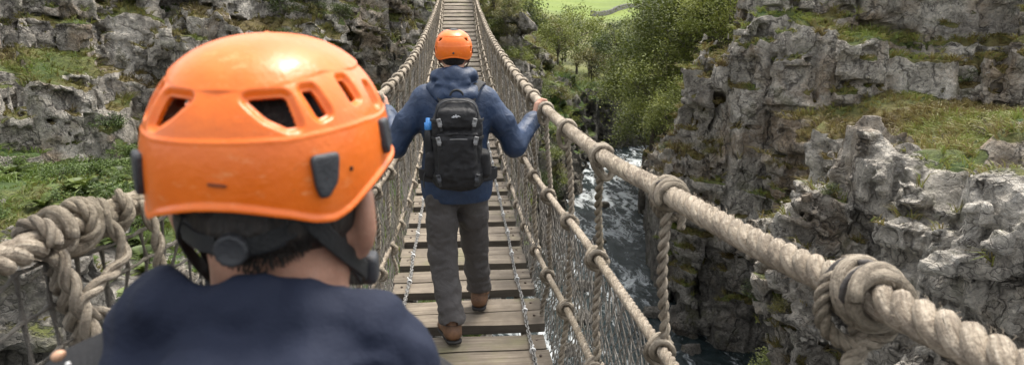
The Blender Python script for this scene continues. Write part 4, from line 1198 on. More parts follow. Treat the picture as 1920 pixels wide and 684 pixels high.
# ================================================================== the walker in front of the camera
HC = np.array([-.1785, .675, 1.832])
hc = HC + (0, .004, -.020)
YW = rotm(0, 0, -8)
F = Field((-.50, .50, .10), (.14, .90, 1.96), .0075)
head(F, hc, .985, -8)
F.cap(hc + (0, -.022, -.05), hc + (0, -.035, -.22), .062, .068, .03)
F.cap((-.36, .66, 1.535), (-.02, .66, 1.535), .06, None, .05); F.ell((-.19, .68, 1.38), (.16, .10, .24), .05); F.ell((-.19, .68, 1.08), (.15, .10, .15), .05)
for sx in (-1, 1):
    F.chain([(-.19 + sx * .185, .67, 1.53), (-.19 + sx * .225, .66, 1.24), (-.19 + sx * .205, .80, 1.02)], [.05, .04, .028], .02)
    hand(F, (-.19 + sx * .205, .805, 1.015), (-sx * .1, .45, -.85), (-sx * .2, .8, .5), (-sx * 1, 0, 0), .98, .5)
    F.chain([(-.19 + sx * .09, .69, 1.0), (-.19 + sx * .095, .70, .62), (-.19 + sx * .10, .68, .22)], [.085, .058, .042], .03)
    F.cap((-.19 + sx * .10, .66, .185), (-.19 + sx * .10, .80, .175), .034, .028, .02)
V, Q = F.mesh()
wk = mk('person', V, Q, SKIN, None, loc=(-.19, .68, .14))
tag(wk, 'walker seen from behind up close, orange helmet over short dark hair, dark navy hooded jacket', 'person')
F = Field(hc - (.12, .14, .16), hc + (.12, .14, .14), .0042)
F.ell(hc + (0, -.010, .02), (.0815, .0995, .102), .02)
F.ell(hc + (0, -.040, -.030), (.072, .060, .050), .03)
F.cap(hc + (-.01, -.062, -.04), hc + (-.012, -.074, -.078), .045, .020, .03)
F.box(hc + (0, .125, -.06), (.12, .105, .10), .02, .02, cut=True)
F.box(hc + (0, -.02, -.117), (.15, .15, .052), .02, .03, R=rotm(-8, 0, 0), cut=True)
V, Q = F.mesh(); V = V + np.stack([vnoise(V * 90, k) for k in range(3)], 1) * .0012
mk('hair', V, Q, HAIR, wk)
# loose short strands at the nape
st = []
for k in range(1100):
    a = RNG.uniform(-58, 58); z = RNG.uniform(-.064, -.035) + abs(a) * .0005
    b = hc + (math.sin(math.radians(a)) * .066, -.040 - math.cos(math.radians(a)) * .058, z)
    d = np.array([math.sin(math.radians(a)) * .4 + RNG.normal(0, .25), -.25, -1.]); d /= np.linalg.norm(d); L = RNG.uniform(.003, .0075)
    st.append(tube([b, b + d * L * .5 + (0, -.002, 0), b + d * L], [.0007, .0006, .0003], 3, caps=False))
V, F_, A = join(st); mk('hair', V, F_, HAIR, wk)
VENT = [[(11.6, 32.8), (28.6, 34.0), (31.6, 21.7), (27.7, 21.2), (20.0, 25.0)], [(36.1, 36.2), (42.4, 37.2), (46.9, 26.3), (41.3, 24.4)], [(62.4, 42.2), (72, 43.2), (74.5, 32.8), (65.7, 31.2)],
        [(92, 38), (102, 37), (102, 27), (93, 28)]]
hm, sf = helmet(wk, HC + (0, 0, .002), (.1050, .129, .1155), VENT, ((0, 8, 15, 26, 35, 44, 52, 64, 78, 94, 130, 180), (-7.4, -7.8, -8.9, -11.6, -15.2, -17.0, -15.2, -10, -6.2, -3.7, -1, 6)),
                ((0, 13, 27, 52, 70, 90, 180), (34.8, 35.2, 37.7, 44.7, 47, 47, 47), (16.4, 16.4, 16.8, 20, 22, 22, 22)), yaw=-8, na=640, nv=220)
for s in (1, -1):
    pad_on(sf, [(s * 34.1, 10.3), (s * 46.8, 10.8), (s * 45, -.8), (s * 40.4, -6.4), (s * 37, -5.8), (s * 35.4, -1.5)], 'helmet_clip', RUB, hm, .006)
    pad_on(sf, [(s * 86, 20), (s * 96, 20), (s * 96, 6), (s * 90, 2), (s * 86, 6)], 'helmet_clip', RUB, hm, .006)
    pad_on(sf, [(s * 52.8, 3.4), (s * 54.1, 3.4), (s * 54.1, 1.6), (s * 52.8, 1.6)], 'painted_strap_hole', DARK, hm, .0006, .0022)  # plate on the shell; the hole's darkness is put into its colour
pad_on(sf, [(-1.3, 2.6), (5.3, 2.0), (5.2, .7), (-1.2, 1.3)], 'painted_vent_slot', simple('orange with painted slot shade', (.22, .05, .01), .6, .1), hm, .0005, .0022)  # plate on the shell, coloured as the shaded inside of a slot
# cradle, dial and straps of the harness
def cr(a, z, r=0.): return (hc + (0, 0, .026) + YW @ np.array((math.sin(math.radians(a)) * (.083 + r), -.016 - math.cos(math.radians(a)) * (.092 + r), z)), YW @ np.array((math.sin(math.radians(a)), -math.cos(math.radians(a)), 0)))
strap_on([cr(-75, -.022), cr(-45, -.045), cr(-22, -.056), cr(0, -.058, .002), cr(22, -.054), cr(45, -.038), cr(70, -.008)], .021, .004, 'cradle', RUB, hm)
strap_on([cr(-36, -.052, .003), cr(-20, -.057, .004), cr(-8, -.058, .005)], .016, .004, 'cradle_slider', WEB, hm)
strap_on([cr(10, -.058, .005), cr(22, -.054, .004), cr(34, -.047, .003)], .016, .004, 'cradle_slider', WEB, hm)
a = np.linspace(0, 2 * np.pi, 48, endpoint=False)
rr = [(0, .0142), (.004, .0142), (.009, .0138), (.011, .0125), (.0100, .0105), (.0100, .0001)]
dc, dn = cr(1.5, -.060, .004)
VV = np.concatenate([np.stack([r * (1 + (.03 * np.cos(12 * a) if i in (1, 2) else 0)) * np.cos(a), 0 * a - h, r * (1 + (.03 * np.cos(12 * a) if i in (1, 2) else 0)) * np.sin(a)], 1) for i, (h, r) in enumerate(rr)]) + dc
i = np.arange(len(rr) - 1)[:, None]; j = np.arange(48)[None]; j2 = (j + 1) % 48
dl = mk('adjuster_dial', VV, np.stack([i * 48 + j, i * 48 + j2, (i + 1) * 48 + j2, (i + 1) * 48 + j], -1).reshape(-1, 4), RUB, hm)
for s in (1, -1):
    strap_on([cr(s * 40, -.035, .003), cr(s * 58, -.068, .001), ((hc + (s * .077, .022, -.112)), (s, -.2, 0)), ((hc + (s * .030, .075, -.135)), (s * .4, .5, -.8))], .017, .003, 'chin_strap', WEB, hm)
    strap_on([(hc + YW @ np.array((s * .074, -.040, .02)), (s, -.5, 0)), (hc + YW @ np.array((s * .072, -.038, -.05)), (s, -.5, 0)), (hc + YW @ np.array((s * .074, .004, -.105)), (s, 0, 0))], .010, .003, 'chin_strap', WEB, hm)
    F = Field(hc + (s * .081 - .025, .0, -.135), hc + (s * .081 + .025, .055, -.075), .003); F.box(hc + (s * .081, .024, -.105), (.008, .014, .016), .006, .004); V, Q = F.mesh(); mk('strap_slider', V, Q, RUB, hm)
# jacket
F = Field((-.52, .42, .88), (.16, .96, 1.76), .0085)
F.ell((-.19, .685, 1.36), (.215, .140, .25), .06); F.ell((-.19, .685, 1.06), (.21, .150, .20), .08)
F.cap((-.335, .68, 1.515), (-.045, .68, 1.500), .074, None, .06); F.cap((-.19, .675, 1.60), (-.19, .675, 1.45), .085, .13, .06)
for sx in (-1, 1): F.chain([(-.19 + sx * .165, .68, 1.500), (-.19 + sx * .215, .665, 1.22), (-.19 + sx * .207, .785, 1.04)], [.078, .066, .047], .03)
F.wrinkle(.009, 9, 65, 2)
F.cap((-.19, .69, 1.60), (-.19, .69, 1.80), .062, .095, .02, cut=True); F.box((-.19, .68, .85), (.22, .3, .06), .004, .01, cut=True)
V, Q = F.mesh(); jk = mk('jacket', V, Q, NAVY_F, wk)
# hood bundled over the shoulders behind the neck
F = Field((-.42, .40, 1.40), (.08, .80, 1.78), .0055)
F.ell((-.160, .565, 1.600), (.132, .075, .105), .03)
F.chain([(-.270, .66, 1.674), (-.266, .59, 1.694), (-.243, .578, 1.721), (-.18, .575, 1.718), (-.12, .573, 1.710), (-.078, .575, 1.693), (-.055, .585, 1.668), (-.050, .64, 1.640)], [.028, .031, .031, .032, .031, .030, .028, .026], .025)
F.chain([(-.26, .545, 1.665), (-.20, .520, 1.676), (-.12, .520, 1.668), (-.060, .545, 1.640)], [.022, .026, .026, .022], .03)
F.chain([(-.270, .55, 1.66), (-.272, .54, 1.60)], [.022, .026], .03); F.chain([(-.048, .565, 1.655), (-.038, .55, 1.58)], [.022, .026], .03)
F.cap((-.187, .665, 1.55), (-.187, .665, 1.80), .070, .090, .02, cut=True)
F.wrinkle(.0100, 9, 75, 2, (1, 1, 1.3)); F.wrinkle(.0045, 24, 77, 2)
V, Q = F.mesh(); V = V - (.010, 0, 0); mk('hood', V, Q, NAVY_F, jk)
# trousers and boots
F = Field((-.42, .52, .14), (.04, .86, 1.10), .009)
F.ell((-.19, .69, 1.02), (.165, .118, .12), .05)
for sx in (-1, 1): F.chain([(-.19 + sx * .09, .69, 1.0), (-.19 + sx * .095, .70, .62), (-.19 + sx * .10, .675, .24)], [.098, .078, .074], .03)
F.wrinkle(.006, 9, 85, 2); V, Q = F.mesh(); mk('trousers', V, Q, GREY, wk)
for sx in (-1, 1): boot('boot', (-.19 + sx * .10, .67, .255), 0, wk)
# black pack straps on the shoulders, with a small tan toggle
for sx, pts in ((-1, [((-.258, .590, 1.695), (-.2, -.6, 1)), ((-.290, .605, 1.690), (-.5, -.4, 1)), ((-.328, .615, 1.664), (-.6, -.5, 1)), ((-.372, .600, 1.640), (-.5, -.7, .8)), ((-.40, .57, 1.59), (-.4, -.9, .4))]), (1, [((-.065, .60, 1.645), (.3, -.4, 1)), ((-.030, .615, 1.622), (.5, -.3, 1)), ((-.002, .60, 1.59), (.6, -.5, .7)), ((.0, .56, 1.54), (.5, -.9, .3))])):
    sp = strap_on(pts, .058, .016, 'shoulder_strap', BLACKF, wk)
    if sx < 0:
        F = Field((-.39, .54, 1.63), (-.31, .64, 1.71), .0025); F.ell((-.3600, .590, 1.6740), (.0068, .006, .0050), .003, R=rotm(0, -28, 0)); V, Q = F.mesh()
        mk('toggle', V, Q, simple('tan toggle', (.55, .32, .20), .45, .1), sp)
        F = Field((-.38, .55, 1.63), (-.31, .62, 1.69), .002); F.ell((-.3500, .585, 1.668), (.0028, .0028, .0028), .002); V, Q = F.mesh()
        mk('bead', V, Q, TIE, sp)
# ------------------------------------------------------------------ vegetation
def leaf_mat(name, dark, mid_, light, trans=.25):
    m = M(name, .55)
    t = m.attr('tint'); r = m.n('ShaderNodeObjectInfo').outputs['Random']
    f = m.math('ADD', t, m.math('MULTIPLY', m.math('SUBTRACT', r, .5), .35))
    c = m.ramp(f, [(.15, dark), (.5, mid_), (.9, light)])
    m.color(c)
    tr = m.n('ShaderNodeBsdfTranslucent'); m.l(c, tr.inputs[0]); mx = m.n('ShaderNodeMixShader'); mx.inputs[0].default_value = trans
    out = m.t.nodes['Material Output']; m.l(m.b.outputs[0], mx.inputs[1]); m.l(tr.outputs[0], mx.inputs[2]); m.l(mx.outputs[0], out.inputs[0])
    return m.m
LEAF_L = leaf_mat('light broad leaves', (.065, .085, .014), (.155, .185, .032), (.27, .29, .070), .35)
LEAF_D = leaf_mat('dark broad leaves', (.022, .034, .008), (.060, .085, .018), (.12, .15, .034), .3)
LEAF_Y = leaf_mat('yellowing scrub leaves', (.055, .055, .014), (.135, .128, .030), (.25, .22, .070))
GRASS = leaf_mat('grass blades', (.085, .062, .024), (.17, .155, .045), (.15, .215, .040), .35)
GRASS_S = leaf_mat('straw grass blades', (.10, .068, .028), (.225, .185, .065), (.19, .24, .05), .35)
FERN = leaf_mat('fern fronds', (.030, .048, .008), (.080, .118, .020), (.14, .18, .036))
BARK = simple('bark', (.085, .070, .055), .9, .4, 8, .02, 30)
STONE = ROCK

def leaves(P, size, tint, r, up=1.4, asp=.55):
    """one rhombic leaf per point"""
    n = len(P); d = r.normal(size=(n, 3)); d[:, 2] = d[:, 2] * .6; d /= np.linalg.norm(d, axis=1, keepdims=True)
    nn = r.normal(size=(n, 3)); nn[:, 2] += up * 2.2; nn -= d * (nn * d).sum(1, keepdims=True); nn /= np.linalg.norm(nn, axis=1, keepdims=True)
    s = np.cross(d, nn); L = (size * r.uniform(.65, 1.3, n))[:, None]
    V = np.stack([P - d * L * .5, P + s * L * asp * .5 + nn * L * .06, P + d * L * .5 - nn * L * .08, P - s * L * asp * .5 + nn * L * .06], 1).reshape(-1, 3)
    Q = np.arange(4 * n).reshape(n, 4)
    return V, Q, np.repeat(tint, 4)

def crown_pts(r, n_cl, n_leaf, rad, hollow=.55, cl_r=.28):
    """leaf points of a crown: uneven clumps over the outside of a lumpy volume"""
    d = r.normal(size=(n_cl, 3)); d[:, 2] = np.abs(d[:, 2]) * .9 - .25; d /= np.linalg.norm(d, axis=1, keepdims=True)
    k = 1 + .38 * vnoise(d * 1.7 + r.uniform(0, 90), 3)
    C = d * np.array(rad) * (k * r.uniform(hollow, 1.0, n_cl)**.6)[:, None]
    s = cl_r * np.mean(rad) * r.uniform(.55, 1.25, n_cl)
    q = r.normal(size=(n_cl, n_leaf, 3)) * (.55, .55, .38)
    P = C[:, None] + q * s[:, None, None]
    tint = np.clip(.45 + .22 * (C[:, 2] / rad[2])[:, None] * 0 + r.normal(0, .19, (n_cl, 1)) + r.normal(0, .055, (n_cl, n_leaf)), 0, 1)
    keep = r.uniform(size=(n_cl, n_leaf)) < r.uniform(.55, 1.0, (n_cl, 1))
    return P[keep], tint[keep], C

def make_tree(name, label, group, kind, H, rad, mat, sd, n_cl=110, n_leaf=44, leaf=.15, lean=0.):
    r = np.random.default_rng(sd); root = empty(name)
    tag(root, label, 'tree', group)
    ctr = np.array([lean, 0, H - rad[2] * .95])
    P, t, C = crown_pts(r, n_cl, n_leaf, rad)
    if kind == 'weeping': P = P * (1, 1, 1) - np.array([0, 0, 1]) * (np.hypot(P[:, 0], P[:, 1]) ** 1.6 * .38)[:, None]
    if kind == 'conifer':
        h = (P[:, 2] - P[:, 2].min()) / np.ptp(P[:, 2]); P[:, :2] *= (1.25 * (1 - h) + .12)[:, None]
    P = P + ctr
    V, Q, ti = leaves(P, leaf, t, r)
    tp = spline([(0, 0, -.6), (.03, .02, H * .2), (lean * .5, .05, H * .42), (lean, 0, H * .72)], 6)
    parts = [tube(tp, np.linspace(.07 * H * .35, .02 * H * .3, len(tp)), 8)]
    for k in r.choice(len(C), min(16, len(C)), replace=False):
        e = ctr + C[k] * .9; b = tp[int(len(tp) * r.uniform(.35, .9))]
        m_ = (b + e) / 2 + (0, 0, .12 * H * r.uniform(-.3, .6)); parts.append(tube(spline([b, m_, e], 5), np.linspace(.022 * H * .35, .006 * H * .3, 11), 5))
    Vt, Ft, A = join(parts)
    mk('trunk', Vt, Ft, BARK, root, local=True)
    mk('crown', V, Q, mat, root, attrs=dict(tint=ti), local=True, smooth_=False)
    return root

def make_shrub(name, label, group, rad, mat, sd, n_cl=46, n_leaf=40, leaf=.085, cat='shrub'):
    r = np.random.default_rng(sd); root = empty(name); tag(root, label, cat, group)
    P, t, C = crown_pts(r, n_cl, n_leaf, rad, .35, .34); P[:, 2] += rad[2] * .55
    V, Q, ti = leaves(P, leaf, t, r)
    mk('foliage', V, Q, mat, root, attrs=dict(tint=ti), local=True, smooth_=False)
    st = []
    for k in r.choice(len(C), 9, replace=False):
        e = C[k] * .85 + (0, 0, rad[2] * .55); st.append(tube(spline([(0, 0, -.25), e * (.35, .35, .6), e], 5), np.linspace(.022, .006, 11), 5))
    Vt, Ft, A = join(st); mk('stem', Vt, Ft, BARK, root, local=True)
    return root

def make_fern(name, label, group, sd, n=26, L=.55, mat=None, cat='fern'):
    """a rosette of arching fronds, each with paired leaflets"""
    r = np.random.default_rng(sd); root = empty(name); tag(root, label, cat, group); Vs, Qs, Ts = [], [], []; off = 0; st = []
    for k in range(n):
        a = r.uniform(0, 2 * np.pi); l = L * r.uniform(.6, 1.15); el = r.uniform(.7, 1.35); t = np.linspace(0, 1, 12)
        R_ = l * t * np.cos(el) * 1.1 + .06 * t; Z = l * np.sin(el) * t - l * .55 * t**2.2
        P = np.stack([R_ * np.cos(a), R_ * np.sin(a), Z], 1); side = np.array([-np.sin(a), np.cos(a), 0.]); ti = np.clip(r.normal(.5, .15), 0, 1)
        st.append(tube(P, np.linspace(.004, .0015, 12), 3, caps=False))
        for i in range(1, 12):
            w = l * .26 * math.sin(math.pi * (t[i] * .86 + .1)); tg = P[i] - P[i - 1]; tg /= np.linalg.norm(tg)
            for s in (-1, 1):
                b = P[i]; e = b + side * s * w + tg * w * .35 + (0, 0, -.12 * w); h = tg * l * .045
                Vs.append([b - h, e, b + h]); Qs.append([off, off + 1, off + 2]); Ts += [np.clip(ti + r.normal(0, .06), 0, 1)] * 3; off += 3
    mk('frond', np.array(Vs).reshape(-1, 3), np.array(Qs), mat or FERN, root, attrs=dict(tint=np.array(Ts)), local=True, smooth_=False)
    Vt, Ft, A = join(st); mk('stem', Vt, Ft, BARK, root, local=True)
    return root

def place(proto, pos, s=1., rz=None, first=[]):
    """the prototype itself the first time, copies afterwards"""
    if proto.name in USED: o = copy_tree(proto)
    else: o = proto; USED.add(proto.name)
    o.location = pos; o.rotation_euler = (0, 0, RNG.uniform(0, 6.28) if rz is None else rz); o.scale = (s, s, s * RNG.uniform(.88, 1.12))
    return o
USED = set()
def hz(x, y): return float(height(np.array([[float(x)]]), np.array([[float(y)]]))[0, 0])

def pick(T, n, cond, gap, seed, weight=None):
    """n spots on a terrain mesh that satisfy cond, no two closer than gap"""
    V, N, at = T; r = np.random.default_rng(seed); c = np.nonzero(cond(V, N, at))[0]; r.shuffle(c); out = []
    for i in c:
        if all((V[i, 0] - p[0])**2 + (V[i, 1] - p[1])**2 + (V[i, 2] - p[2])**2 > gap * gap for p in out):
            out.append(V[i])
            if len(out) >= n: break
    return out

# ---- shrubs
G1 = 'scrub bushes on the far bank of the gorge'
far_b = [make_shrub('shrub', 'rounded light green bush on the steep bank beyond the bridge', G1, (.95, .95, .75), LEAF_L, 201),
         make_shrub('shrub', 'rounded dark green bush on the steep bank beyond the bridge', G1, (1.0, .9, .85), LEAF_D, 202),
         make_shrub('shrub', 'yellowing scrubby bush on the steep bank beyond the bridge', G1, (.9, .9, .6), LEAF_Y, 203)]
spots = pick(TF, 110, lambda V, N, a: (V[:, 1] < 56) & (V[:, 0] < np.interp(V[:, 1], [36, 45, 52, 58], [6.4, 8.6, 9.8, 11])) & (V[:, 2] > -7.0) & (N[:, 2] > .1), .62, 11)
for i, p in enumerate(spots): place(far_b[[0, 1, 2, 0, 0][i % 5]], p - (0, 0, .15), RNG.uniform(.6, 1.35))
spots = pick(TL, 46, lambda V, N, a: (V[:, 1] > 27) & (V[:, 0] > 1.9) & (V[:, 2] > -7.2) & (N[:, 2] > .2) & (np.hypot(V[:, 0] - 3.6, V[:, 1] - 35) > 1.2), .55, 12)
for i, p in enumerate(spots): place(far_b[[0, 1, 0, 2][i % 4]], p - (0, 0, .12), RNG.uniform(.4, .9))
G2 = 'bushes on the cliff left of the bridge'
lf_b = [make_shrub('shrub', 'small dark green bush clinging to the cliff left of the bridge', G2, (.70, .65, .55), LEAF_D, 211, 40, 40, .07),
        make_shrub('shrub', 'small yellow green bush clinging to the cliff left of the bridge', G2, (.60, .60, .45), LEAF_Y, 212, 36, 40, .07)]
spots = pick(TL, 44, lambda V, N, a: (V[:, 1] > 24) & (V[:, 0] < -1.6) & (V[:, 0] > -7.5) & (V[:, 2] > -4) & (N[:, 2] > .25), .6, 13)
for i, p in enumerate(spots): place(lf_b[[0, 0, 1][i % 3]], p - (0, 0, .1), RNG.uniform(.6, 1.35))
spots = pick(TL, 34, lambda V, N, a: (V[:, 1] > 14) & (V[:, 0] < -5) & (V[:, 2] > -2.6) & (N[:, 2] > .45), 1.0, 14)
for i, p in enumerate(spots): place(lf_b[[1, 0, 1][i % 3]], p - (0, 0, .1), RNG.uniform(.35, .8))
G3 = 'ferns on the green slope below the left cliff'
fe = [make_fern('fern', 'bright green fern on the slope below the left cliff', G3, 221), make_fern('fern', 'bright green fern on the slope below the left cliff', G3, 222, 20, .45)]
spots = pick(TL, 110, lambda V, N, a: (V[:, 1] > 11) & (V[:, 1] < 26) & (V[:, 0] < -3.5) & (V[:, 0] > -17) & (V[:, 2] < -1.8) & (N[:, 2] > .6), .5, 15)
for i, p in enumerate(spots): place(fe[i % 2], p, RNG.uniform(.7, 1.5))
G3b = 'low bushes on the green slope below the left cliff'
lb = make_shrub('shrub', 'low bright green bush on the slope below the left cliff', G3b, (.55, .55, .35), leaf_mat('bright bush leaves', (.025, .045, .008), (.070, .115, .018), (.13, .19, .035)), 223, 40, 40, .065)
spots = pick(TL, 60, lambda V, N, a: (V[:, 1] > 14) & (V[:, 1] < 26) & (V[:, 0] < -4.5) & (V[:, 0] > -17) & (V[:, 2] < -1.6) & (N[:, 2] > .5), .8, 16)
for i, p in enumerate(spots): place(lb, p - (0, 0, .08), RNG.uniform(.5, 1.3))
# right bank
G4 = 'small bushes on the right cliff'
rb = [make_shrub('shrub', 'small green bush rooted on a ledge of the right cliff', G4, (.42, .42, .36), LEAF_D, 231, 34, 40, .05),
      make_shrub('shrub', 'small straw coloured bush rooted on a ledge of the right cliff', G4, (.42, .42, .30), LEAF_Y, 232, 34, 40, .05)]
spots = pick(TR, 46, lambda V, N, a: (V[:, 1] > 9) & (V[:, 1] < 24) & (V[:, 2] > -6.5) & (V[:, 0] > 5) & (N[:, 2] > .3) & (a['veg'] > .3) & (a['veg'] < .75), .8, 17)
for i, p in enumerate(spots): place(rb[[1, 0, 1][i % 3]], p - (0, 0, .06), RNG.uniform(.4, 1.05))
gb = make_shrub('shrub', 'bright leafy bush growing in the gully of the right cliff', None, (.62, .55, .62), LEAF_L, 233, 60, 44, .06)
gb.location = (7.75, 15.3, hz(8.0, 15.3) - .1)
USED.add(gb.name)
q = copy_tree(gb); q['label'] = 'small leafy bush in front of the gully bush on the right cliff'; q.location = (7.3, 14.6, hz(7.6, 14.6) - .2); q.scale = (.6, .6, .5)
G5 = 'dark bushes along the water on the left bank'
wb = make_shrub('shrub', 'dark green bush overhanging the water on the left bank', G5, (.8, .8, .6), LEAF_D, 241)
spots = pick(TL, 14, lambda V, N, a: (V[:, 1] > 27) & (V[:, 0] > 2.0) & (V[:, 2] > -9) & (V[:, 2] < -6.5) & (N[:, 2] > .2), .9, 18)
for i, p in enumerate(spots): place(wb, p - (0, 0, .1), RNG.uniform(.5, 1.1))

# ---- trees
G6 = 'broadleaf trees on the right bank behind the cliff'
bt_ = [make_tree('broadleaf_tree', 'light green broadleaf tree leaning over the gorge behind the right cliff', G6, 'round', 6.2, (2.5, 2.4, 2.6), LEAF_L, 301, 210, 84, .135, -.5),
       make_tree('broadleaf_tree', 'tall light green broadleaf tree on the right bank behind the cliff', G6, 'round', 7.5, (2.7, 2.6, 3.1), LEAF_L, 302, 210, 84, .14)]
for (x, y, s, k) in ((9.8, 32.5, .95, 0), (11.3, 34.5, 1.05, 1), (10.9, 38.5, 1.1, 0), (13.0, 40.0, 1.15, 1), (13.2, 36.0, 1.0, 1), (12.6, 44.6, 1.1, 0), (15.2, 43.5, 1.15, 1), (15.3, 38.5, 1.05, 0), (17.6, 41.0, 1.0, 1), (15.8, 48.2, 1.1, 0), (18.5, 47.0, 1.15, 1), (21.0, 44.5, 1.1, 0), (9.3, 28.9, .62, 0), (19.5, 51.5, 1.2, 1), (23.5, 49.5, 1.2, 0), (12.2, 31.2, .8, 1), (24.5, 45.0, 1.2, 1), (27, 50, 1.3, 0)):
    place(bt_[k], (x, y, hz(x, y) - .25), s)
G7 = 'trees up the valley beyond the gorge'
vt = [make_tree('broadleaf_tree', 'dark green rounded tree up the valley beyond the gorge', G7, 'round', 7, (2.8, 2.8, 2.9), LEAF_D, 311, 110, 40, .24),
      make_tree('broadleaf_tree', 'yellow green rounded tree up the valley beyond the gorge', G7, 'round', 6.2, (2.7, 2.7, 2.5), LEAF_L, 312, 110, 40, .24),
      make_tree('broadleaf_tree', 'olive scrubby tree up the valley beyond the gorge', G7, 'round', 5.0, (2.5, 2.5, 1.9), LEAF_Y, 313, 110, 40, .22)]
r = np.random.default_rng(5); k = 0
for y in np.linspace(57, 150, 30):
    for side in (-1, 1):
        for rep in range(2):
            c = .235 * y; x = c + side * (r.uniform(.045, .16) * y + 1.0) + (r.uniform(0, 10) if side > 0 else -r.uniform(0, 4))
            if side > 0 and y < 62: x = max(x, 19)
            if side < 0 and y > 90: continue
            yy = y + r.uniform(-2, 2)
            place(vt[[0, 1, 2, 1, 0][k % 5]], (x, yy, hz(x, yy) - .3), r.uniform(.6, 1.15) * (1 if side < 0 else 1.1)); k += 1
for (x, y, s, q) in ((13.6, 60.5, .8, 0), (15.6, 62.5, .9, 1), (17.8, 66, .9, 0), (16.2, 71, .8, 2), (19.5, 76, .9, 1), (12.2, 64, .75, 2), (21, 86, .8, 2), (13.8, 74, .8, 1)): place(vt[q], (x, y, hz(x, y) - .3), s)
for y in np.linspace(72, 150, 46):
    x = y * r.uniform(.195, .30); yy = y + r.uniform(-1.5, 1.5); place(vt[[2, 1, 0, 2][k % 4]], (x, yy, hz(x, yy) - .3), r.uniform(.32, .55)); k += 1
o = make_tree('weeping_tree', 'pale grey green tree with drooping branches in the middle of the valley', None, 'weeping', 6.6, (2.7, 2.7, 2.2), leaf_mat('grey green leaves', (.055, .062, .03), (.115, .125, .06), (.18, .19, .095)), 321, 120, 44, .2)
o.location = (25.2, 95, hz(25.2, 95) - .2)
co_ = [make_tree('conifer', 'dark conifer standing on the right side of the valley beyond the trees', 'dark conifers in the valley', 'conifer', 8.5, (1.9, 1.9, 4.2), LEAF_D, 331, 120, 40, .2)]
for (x, y, s) in ((30.0, 100, 1.0), (32.0, 104, 1.15), (28.8, 104, .85)): place(co_[0], (x, y, hz(x, y) - .2), s)
o = make_shrub('shrub', 'single dark round bush below the drystone wall', None, (1.5, 1.4, 1.6), LEAF_D, 341, 60, 40, .2); o.location = (27.5, 123, hz(27.5, 123))
# ---- field wall and a sheep on the hill
wp = resample(spline([(36, 192), (44, 205), (53, 222), (64, 243), (76, 262), (92, 280)], 8) @ np.array([[1, 0, 0], [0, 1, 0]]), .7); wp[:, 2] = height(wp[:, 0][:, None], wp[:, 1][:, None])[:, 0]
V, Q = [], []; T = np.gradient(wp, axis=0)[:, :2]; T /= np.linalg.norm(T, axis=1, keepdims=True); Nn = np.stack([-T[:, 1], T[:, 0]], 1); r = np.random.default_rng(9)
for p, n2 in zip(wp, Nn):
    h = 1.35 + r.uniform(-.18, .18)
    for a, z in ((-.42, -.4), (-.38, .5), (-.30, h), (.30, h + r.uniform(-.1, .1)), (.38, .5), (.42, -.4)): V.append((p[0] + n2[0] * (a + r.normal(0, .04)), p[1] + n2[1] * (a + r.normal(0, .04)), p[2] + z))
i = np.arange(len(wp) - 1)[:, None]; j = np.arange(5)[None]; Q = np.stack([i * 6 + j, i * 6 + j + 1, (i + 1) * 6 + j + 1, (i + 1) * 6 + j], -1).reshape(-1, 4)
V = np.array(V); ends = np.array([[0, 1, 2, 3, 4, 5], (len(wp) - 1) * 6 + np.arange(5, -1, -1)])
o = mk('drystone_wall', V, [Q, ends], simple('field stone', (.12, .115, .105), .9, .5, 1.6, .05, 6), None, smooth_=False); tag(o, 'dark drystone wall crossing the bright green field on the far hill', 'wall')
x, y = 54.5, 214.; z = hz(x, y); F = Field((x - 1, y - .6, z - .1), (x + 1.1, y + .6, z + 1.3), .05)
F.ell((x, y, z + .68), (.58, .30, .32), .1); F.cap((x + .5, y, z + .85), (x + .68, y, z + .98), .15, .12, .08); F.ell((x + .78, y, z + .98), (.17, .11, .11), .05); F.cap((x - .55, y, z + .75), (x - .66, y, z + .5), .06, .05, .04)
for a in (-.38, .36):
    for b in (-.14, .14): F.cap((x + a, y + b, z + .5), (x + a + .03, y + b, z + .26), .09, .06, .05); F.cap((x + a + .03, y + b, z + .26), (x + a, y + b, z), .055, .05, .03)
V, Q = F.mesh(); o = mk('sheep', V, Q, simple('fleece', (.62, .60, .56), .95, .15, 6), None, loc=(x, y, z)); tag(o, 'white sheep with a blue mark grazing below the field wall', 'sheep')
F = Field((x - .6, y - .5, z + .6), (x + .3, y + .5, z + 1.2), .04); F.ell((x - .2, y - .1, z + .86), (.22, .24, .17), .03); V, Q = F.mesh(); mk('raddle_mark', V, Q, simple('blue marking', (.03, .06, .4), .9, .1), o)

# ---- loose rocks
def boulder(sd, s):
    r = np.random.default_rng(sd); F = Field((-1.3, -1.3, -1), (1.3, 1.3, 1.1), .11)
    F.box((0, 0, 0), (.75, .6, .5), .12, .1, R=rotm(*r.uniform(-18, 18, 3)))
    for k in range(5):
        d = r.normal(size=3); d /= np.linalg.norm(d); R = np.array(Vector(d).to_track_quat('Z', 'Y').to_matrix()); F.box(d * 1.15, (1.6, 1.6, .5), .05, .03, R=R, cut=True)
    V, Q = F.mesh(); return V + np.stack([vnoise(V * 2.6, sd + k) for k in range(3)], 1) * .12, Q
def rock_attr(V, d): return dict(veg=np.zeros(len(V)), hue=np.full(len(V), .5), darken=np.full(len(V), d))
bs = []
for k in range(3):
    V, Q = boulder(400 + k, 1); o = mk('boulder', V, Q, ROCK, None, attrs=rock_attr(V, .55), local=True, smooth_=False); tag(o, 'wet dark boulder breaking the surface of the river', 'boulder', 'boulders in the river'); bs.append(o)
